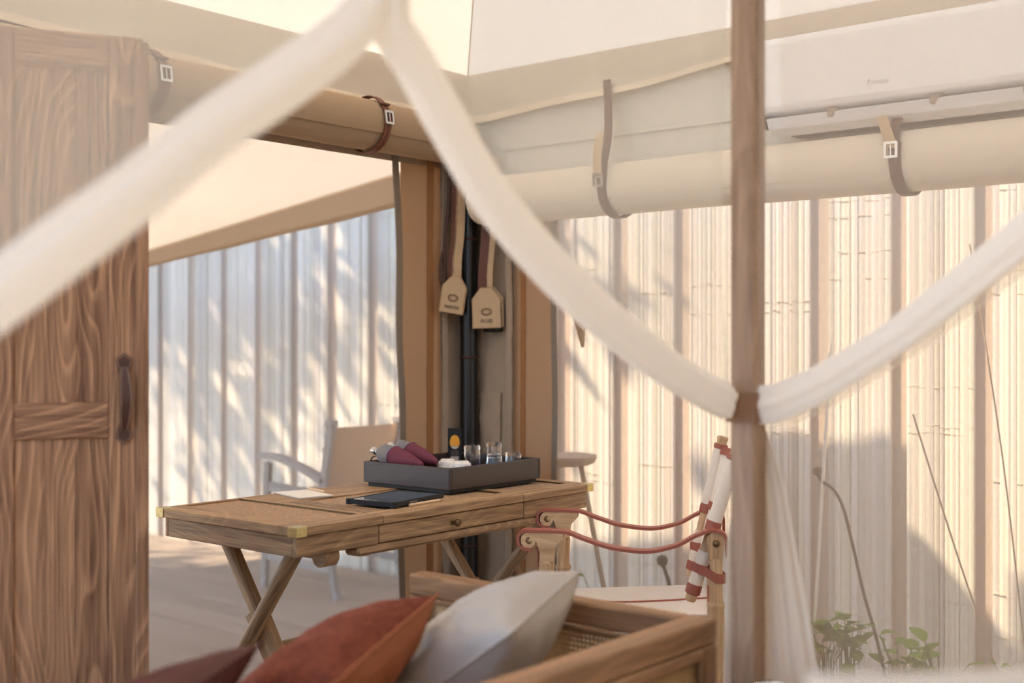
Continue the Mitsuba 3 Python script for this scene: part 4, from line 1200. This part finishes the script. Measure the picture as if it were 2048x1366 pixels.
def cushion_mesh(A, B, D, thick, seed, n=44, wr=0.012, pinch=0.06, ear=None):
    """A stuffed square cushion: A-B its top edge, B-D its side edge. Returns (front, back) halves."""
    A, B, D = (np.asarray(q, float) for q in (A, B, D))
    e1, e2 = B - A, D - B
    nrm = np.cross(e1, e2)
    nrm /= np.linalg.norm(nrm)
    halves = []
    for sgn in (1, -1):
        def f(u, v):
            a, b = 2 * u - 1, 2 * v - 1
            # edges drawn in between the corners
            pa = a * (1 - pinch * (1 - b * b) * 1.0)
            pb = b * (1 - pinch * (1 - a * a) * 1.0)
            prof = np.clip((1 - np.abs(a) ** 2.6) * (1 - np.abs(b) ** 2.6), 0, 1) ** 0.55
            p = A + e1 * ((pa + 1) / 2)[..., None] + e2 * ((pb + 1) / 2)[..., None]
            q = np.stack([a * 2.2, b * 2.2, 0 * a + seed + sgn], -1)
            rad = np.arctan2(b, a)
            edge = np.maximum(np.abs(a), np.abs(b))
            w = wr * (meshkit.fbm(q * 1.6, 3, int(seed)) - 0.5) * 2 + wr * 0.7 * np.sin(rad * 9 + seed * 3 + 3 * edge) * np.clip(edge - 0.35, 0, 1) * (1 - edge) * 4
            return p + nrm * (sgn * (prof * thick / 2 + w * np.clip(prof * 1.6, 0, 1)))[..., None]
        m = grid(f, n, n)
        if sgn < 0:
            m.invert()
        halves.append(m)
    # rounded seam round the rim
    rim = []
    t = np.linspace(-1, 1, 24)
    for a, b in [(x, -1) for x in t] + [(1, x) for x in t[1:]] + [(x, 1) for x in t[::-1][1:]] + [(-1, x) for x in t[::-1][1:]]:
        pa, pb = a * (1 - pinch * (1 - b * b)), b * (1 - pinch * (1 - a * a))
        rim.append(A + e1 * (pa + 1) / 2 + e2 * (pb + 1) / 2)
    return halves, tube(rim, 0.0035, 8)


def cushion(key, A, B, D, thick, seed, mf, mb, mp, label, lf=None, lb=None, **k):
    (f, b), rim = cushion_mesh(A, B, D, thick, seed, **k)
    if mf == mb:
        obj(key + '__cover', cat_(f, b), mf, smooth=True)
    else:
        obj(key + '__back', f, mf, smooth=True, label=lf)
        obj(key + '__front', b, mb, smooth=True, label=lb)
    obj(key + '__piping', rim, mp, smooth=True)
    tag(key, label, 'cushion')


cushion('satin_cushion', (1.715, -1.548, 0.756), (1.838, -1.940, 0.706), (1.47, -2.03, 0.42), 0.21, 3, 'm_satin', 'm_satin', 'm_satin', 'silvery grey satin cushion leaning in the sofa corner', wr=0.016, pinch=0.035)
cushion('rust_cushion', (1.605, -1.895, 0.742), (1.79, -2.34, 0.690), (1.43, -2.44, 0.42), 0.20, 5, 'm_rustback', 'm_rust', 'm_rustback', 'rust red plush cushion with a smooth tan back beside the grey one', 'smooth tan back', 'rust red plush front', wr=0.012)
cushion('brown_cushion', (1.62, -2.365, 0.733), (1.80, -2.80, 0.69), (1.44, -2.9, 0.42), 0.16, 8, 'm_brownvelvet', 'm_brownvelvet', 'm_brownvelvet', 'dark red-brown velvet cushion, only its pointed corner showing', wr=0.008)
sc = rbox((SX0 + 0.03, SY0 + 0.07, 0.286), (SX1 - RW - 0.01, SY1 - 0.07, 0.40), 0.03)
obj('seat_cushion', sc, 'm_seat')
tag('seat_cushion', 'flat pale seat cushion under the scatter cushions', 'cushion')

# ================================================================ BED with mosquito nets
bd = 'four_poster_bed'
BP = (2.113, -1.517)
BX1, BY1, BH = 4.16, -3.52, 2.26
for x in (BP[0], BX1):
    for y in (BP[1], BY1):
        wood(bd + '__post', rbox((x - 0.0265, y - 0.0265, 0), (x + 0.0265, y + 0.0265, BH), 0.004), 3, Z)
for y in (BP[1], BY1):
    wood(bd + '__top_rail', rbox((BP[0] + 0.0265, y - 0.02, BH - 0.05), (BX1 - 0.0265, y + 0.02, BH - 0.01)), 3, X)
    wood(bd + '__side_rail', rbox((BP[0] + 0.0265, y - 0.015, 0.24), (BX1 - 0.0265, y + 0.015, 0.36)), 3, X)
for x in (BP[0], BX1):
    wood(bd + '__top_rail', rbox((x - 0.02, BY1 + 0.0265, BH - 0.05), (x + 0.02, BP[1] - 0.0265, BH - 0.01)), 3, Y)
    wood(bd + '__end_rail', rbox((x - 0.015, BY1 + 0.0265, 0.24), (x + 0.015, BP[1] - 0.0265, 0.36)), 3, Y)
wood(bd + '__headboard', rbox((BX1 - 0.012, BY1 + 0.03, 0.36), (BX1 + 0.012, BP[1] - 0.03, 1.1)), 3, Y)
wood(bd + '__slatted_base', rbox((BP[0] + 0.02, BY1 + 0.02, 0.30), (BX1 - 0.02, BP[1] - 0.02, 0.325)), 3, X)
tag(bd, 'wooden four-poster bed, its square corner post standing in the foreground', 'bed')
obj('mattress', rbox((BP[0] + 0.05, BY1 + 0.05, 0.325), (BX1 - 0.03, BP[1] - 0.05, 0.55), 0.04), 'm_white')
tag('mattress', 'white mattress on the bed', 'mattress')


def duvet(u, v):
    x = BP[0] + 0.06 + 1.6 * u
    y = BY1 + 0.06 + 1.88 * v
    p = np.stack([x, y, 0 * x], -1)
    edge = np.minimum(np.minimum(u, 1 - u) * 1.6, np.minimum(v, 1 - v) * 1.9)
    z = 0.586 + 0.06 * np.clip(edge / 0.12, 0, 1) ** 0.5 + 0.06 * noise3(p, 3.5, 4) * np.clip(edge / 0.1, 0, 1)
    return np.stack([x, y, z], -1)


obj('duvet', sheet(duvet, 50, 50, -0.03, Z), 'm_white', smooth=True)
tag('duvet', 'white duvet spread over the mattress', 'duvet')

(f, b), rim = cushion_mesh((2.80, -2.66, 0.945), (3.16, -2.30, 0.965), (3.24, -2.44, 0.645), 0.13, 12, wr=0.01)
obj('bed_pillow', cat_(f, b), 'm_linen', smooth=True)
tag('bed_pillow', 'pale linen pillow propped on the bed, blurred along the lower right edge', 'pillow')


# ---- nets: a hanging sheer panel above a gathered swag
def swag(key, pts, side, r, label, ztop, nrm, flat=0.6, net='m_net', loose_edge=True):
    """pts: the line of the gathered cloth; above it the sheer panel rises to the rail at ztop."""
    C0 = interp(pts, 60)
    nrm = np.asarray(nrm, float)
    s = np.linspace(0, 1, 60)
    rad = np.interp(s, *r)
    P = C0
    tan = np.gradient(P, axis=0)
    tan /= np.linalg.norm(tan, axis=1, keepdims=True)
    up = np.cross(nrm, tan)
    up *= np.sign(up[:, 2:3])
    V, Fc, seg = [], [], 40
    for i in range(60):
        for k in range(seg):
            a = 2 * PI * k / seg
            w = 1 + 0.09 * math.sin(5 * a + 2.0 * s[i]) + 0.06 * math.sin(9 * a - 3 * s[i])
            V.append(P[i] + rad[i] * w * (up[i] * math.cos(a) + nrm * flat * math.sin(a)))
    for i in range(59):
        for k in range(seg):
            a, b = i * seg + k, i * seg + (k + 1) % seg
            Fc += [[a, b, b + seg], [a, b + seg, a + seg]]
    obj(key + '__gathered_edge', trimesh.Trimesh(V, Fc, process=False), 'm_netbunch', smooth=True, label='gathered lower edge of the net')

    def loose(u, v):
        q = np.stack([np.interp(u, s, P[:, j]) for j in range(3)], -1)
        uu = np.stack([np.interp(u, s, up[:, j]) for j in range(3)], -1)
        rr = np.interp(u, s, rad)
        return q - uu * (rr * (0.3 + 1.1 * v))[..., None] + nrm * (-0.026 + 0.003 * np.sin(u * 21 + v * 3))[..., None]
    if loose_edge:
        obj(key + '__loose_edge', grid(loose, 60, 6), 'm_netloose', smooth=True)

    def panel(u, v):
        q = np.stack([np.interp(u, s, P[:, j]) for j in range(3)], -1)
        uu = np.stack([np.interp(u, s, up[:, j]) for j in range(3)], -1)
        q = q + uu * (np.interp(u, s, rad) * 0.8)[..., None]
        z = q[..., 2] + (ztop - q[..., 2]) * v
        q[..., 2] = z
        d = (0.010 * np.sin(u * 23 + v * 2) + 0.004 * np.sin(u * 41 + 5 * v)) * np.clip(v * 5, 0, 1)
        return q + nrm * d[..., None]
    obj(key + '__sheer_panel', grid(panel, 120, 12), net, smooth=True, label='sheer white netting')
    tag(key, label, 'mosquito net', 'mosquito nets of the bed')


XN = 2.095
swag('mosquito_net', [(XN, -2.515, 2.02), (XN, -2.530, 1.80), (XN, -2.572, 1.715), (XN, -2.70, 1.607), (XN, -2.82, 1.524), (XN, -2.925, 1.440), (XN, -3.02, 1.369), (XN, -3.105, 1.304), (XN, -3.3, 1.18), (XN, -3.49, 1.11)],
     None, ([0, 0.25, 0.6, 1], [0.032, 0.034, 0.034, 0.026]), 'sheer white bed net swept from the top centre down to the lower left', 2.24, (1, 0, 0))
swag('mosquito_net_001', [(XN, -2.49, 2.02), (XN, -2.523, 1.80), (XN, -2.521, 1.72), (XN, -2.472, 1.668), (XN, -2.402, 1.592), (XN, -2.296, 1.487), (XN, -2.171, 1.400), (XN, -2.032, 1.322), (XN, -1.877, 1.250), (XN, -1.703, 1.182), (XN, -1.57, 1.142)],
     None, ([0, 0.25, 0.6, 1], [0.034, 0.034, 0.038, 0.036]), 'sheer white bed net swept from the top centre down to the wooden post', 2.24, (1, 0, 0), loose_edge=False)
YN = BP[1] + 0.0
swag('mosquito_net_002', [(2.125, YN, 1.135), (2.16, YN, 1.137), (2.228, YN, 1.160), (2.332, YN, 1.215), (2.431, YN, 1.276), (2.524, YN, 1.345), (2.654, YN, 1.446), (2.9, YN, 1.65), (3.1, YN, 2.0)],
     None, ([0, 0.2, 0.5, 1], [0.036, 0.030, 0.034, 0.034]), 'sheer white bed net rising from the wooden post to the right edge', 2.24, (0, -1, 0), net='m_netthin')


def side_net(u, v):
    x = 2.15 + 1.95 * u
    y = -1.452 + 0.010 * np.sin(u * 31) + 0.006 * np.sin(u * 70 + v * 3)
    return np.stack([x, y, 0.06 + 2.16 * v], -1)


obj('mosquito_net_003', grid(side_net, 120, 12), 'm_netshaded', smooth=True)
tag('mosquito_net_003', 'full-length sheer net veiling everything right of the wooden post, tinted tan for the shade there', 'mosquito net', 'mosquito nets of the bed')


def tail(u, v):
    """Cloth falling from the tie at the post, in pleats."""
    zz = 1.125 - 1.10 * v
    left = 2.100 - 0.012 * v
    right = np.interp(v, [0, 0.06, 0.14, 0.33, 0.5, 1], [2.125, 2.148, 2.180, 2.224, 2.262, 2.34])
    x = left + (right - left) * u
    y = -1.470 - 0.02 * u + 0.010 * np.sin(u * 22 + 2 * v) * (0.15 + v) + 0.003 * np.sin(u * 51 + v)
    return np.stack([x, y, zz], -1)


obj('net_tail__cloth', grid(tail, 90, 30), 'm_nettail', smooth=True)


def tail2(u, v):
    zz = 1.10 - 1.07 * v
    a = (u - 0.5) * 2
    half = 0.008 + 0.026 * np.clip(v * 2.2, 0, 1)
    x = 2.104 - 0.036 * np.clip((v - 0.03) * 5, 0, 1) + a * half
    y = -1.50 - a * half * 0.6 + 0.007 * np.sin(u * 18 + v)
    return np.stack([x, y, zz], -1)


obj('net_tail__side_cloth', grid(tail2, 40, 30), 'm_nettail', smooth=True)
tag('net_tail', 'pleated white net hanging below the tie at the wooden bed post', 'mosquito net')
tie = sbox(-0.030, -0.030, 0.030, 0.030).buffer(0.004).difference(sbox(-0.0275, -0.0275, 0.0275, 0.0275))
obj('net_tie', prism(tie, 0.06, (BP[0], BP[1], 1.13), X, Y), 'm_tieshadow')
tag('net_tie', 'fabric tie holding the nets round the wooden bed post, its dark brown painting their shadow', 'tie')

# ================================================================ AIR CONDITIONER
ac = 'air_conditioner'
AX0, AX1 = 1.43, 2.272
prof = Polygon([(0.075, 1.955), (0.075, 2.235), (0.165, 2.235), (0.198, 2.215), (0.205, 2.10), (0.205, 2.005), (0.196, 1.990), (0.155, 1.975), (0.10, 1.955)])
bodym = prism(prof, AX1 - AX0, ((AX0 + AX1) / 2, 0, 0), -Y, Z)
obj(ac + '__body', bodym, 'm_acmatte')
fp = Polygon([(0.199, 2.216), (0.2075, 2.205), (0.2095, 2.10), (0.2095, 2.01), (0.203, 1.994), (0.198, 1.994), (0.200, 2.10)])
obj(ac + '__front_panel', prism(fp, AX1 - AX0 - 0.006, ((AX0 + AX1) / 2, 0, 0), -Y, Z), 'm_acwhite', label='glossy white front panel')
lv = Polygon([(0.192, 1.975), (0.199, 1.972), (0.180, 1.94), (0.135, 1.922), (0.12, 1.925), (0.172, 1.946)])
obj(ac + '__louvre', prism(lv, AX1 - AX0 - 0.05, ((AX0 + AX1) / 2, 0, 0), -Y, Z), 'm_acmatte', label='pale air louvre')
obj(ac + '__outlet', rbox((AX0 + 0.02, -0.185, 1.950), (AX1 - 0.02, -0.08, 1.98), 0.002), 'm_acgrey')
for x in (1.665, 1.985):
    obj(ac + '__clip', prism(Polygon([(0, 0), (0.035, 0), (0.012, -0.026), (0.0, -0.024)]), 0.01, (x, -0.195, 1.983), X, Z), 'm_acclip')
for x in (AX0 + 0.004, AX1 - 0.016):
    obj(ac + '__end_cap', rbox((x, -0.2, 1.945), (x + 0.012, -0.10, 1.985), 0.003), 'm_acclip')
obj(ac + '__logo', cat_(lettering('DAIKIN', 0.0105, (1.838, -0.2098, 2.036), X, Z, 0.0006, False), prism(Polygon([(1.800, 2.034), (1.800, 2.052), (1.808, 2.052)]), 0.001, (0, -0.2098, 0), X, Z)), 'm_aclogo', label='faint grey lettering')
obj(ac + '__wall_plate', rbox((AX0 + 0.05, -0.076, 1.93), (AX1 - 0.05, -0.016, 2.185), 0.002), 'm_acgrey')
tag(ac, 'white wall-mounted air conditioner above the rolled cream blind', 'air conditioner')
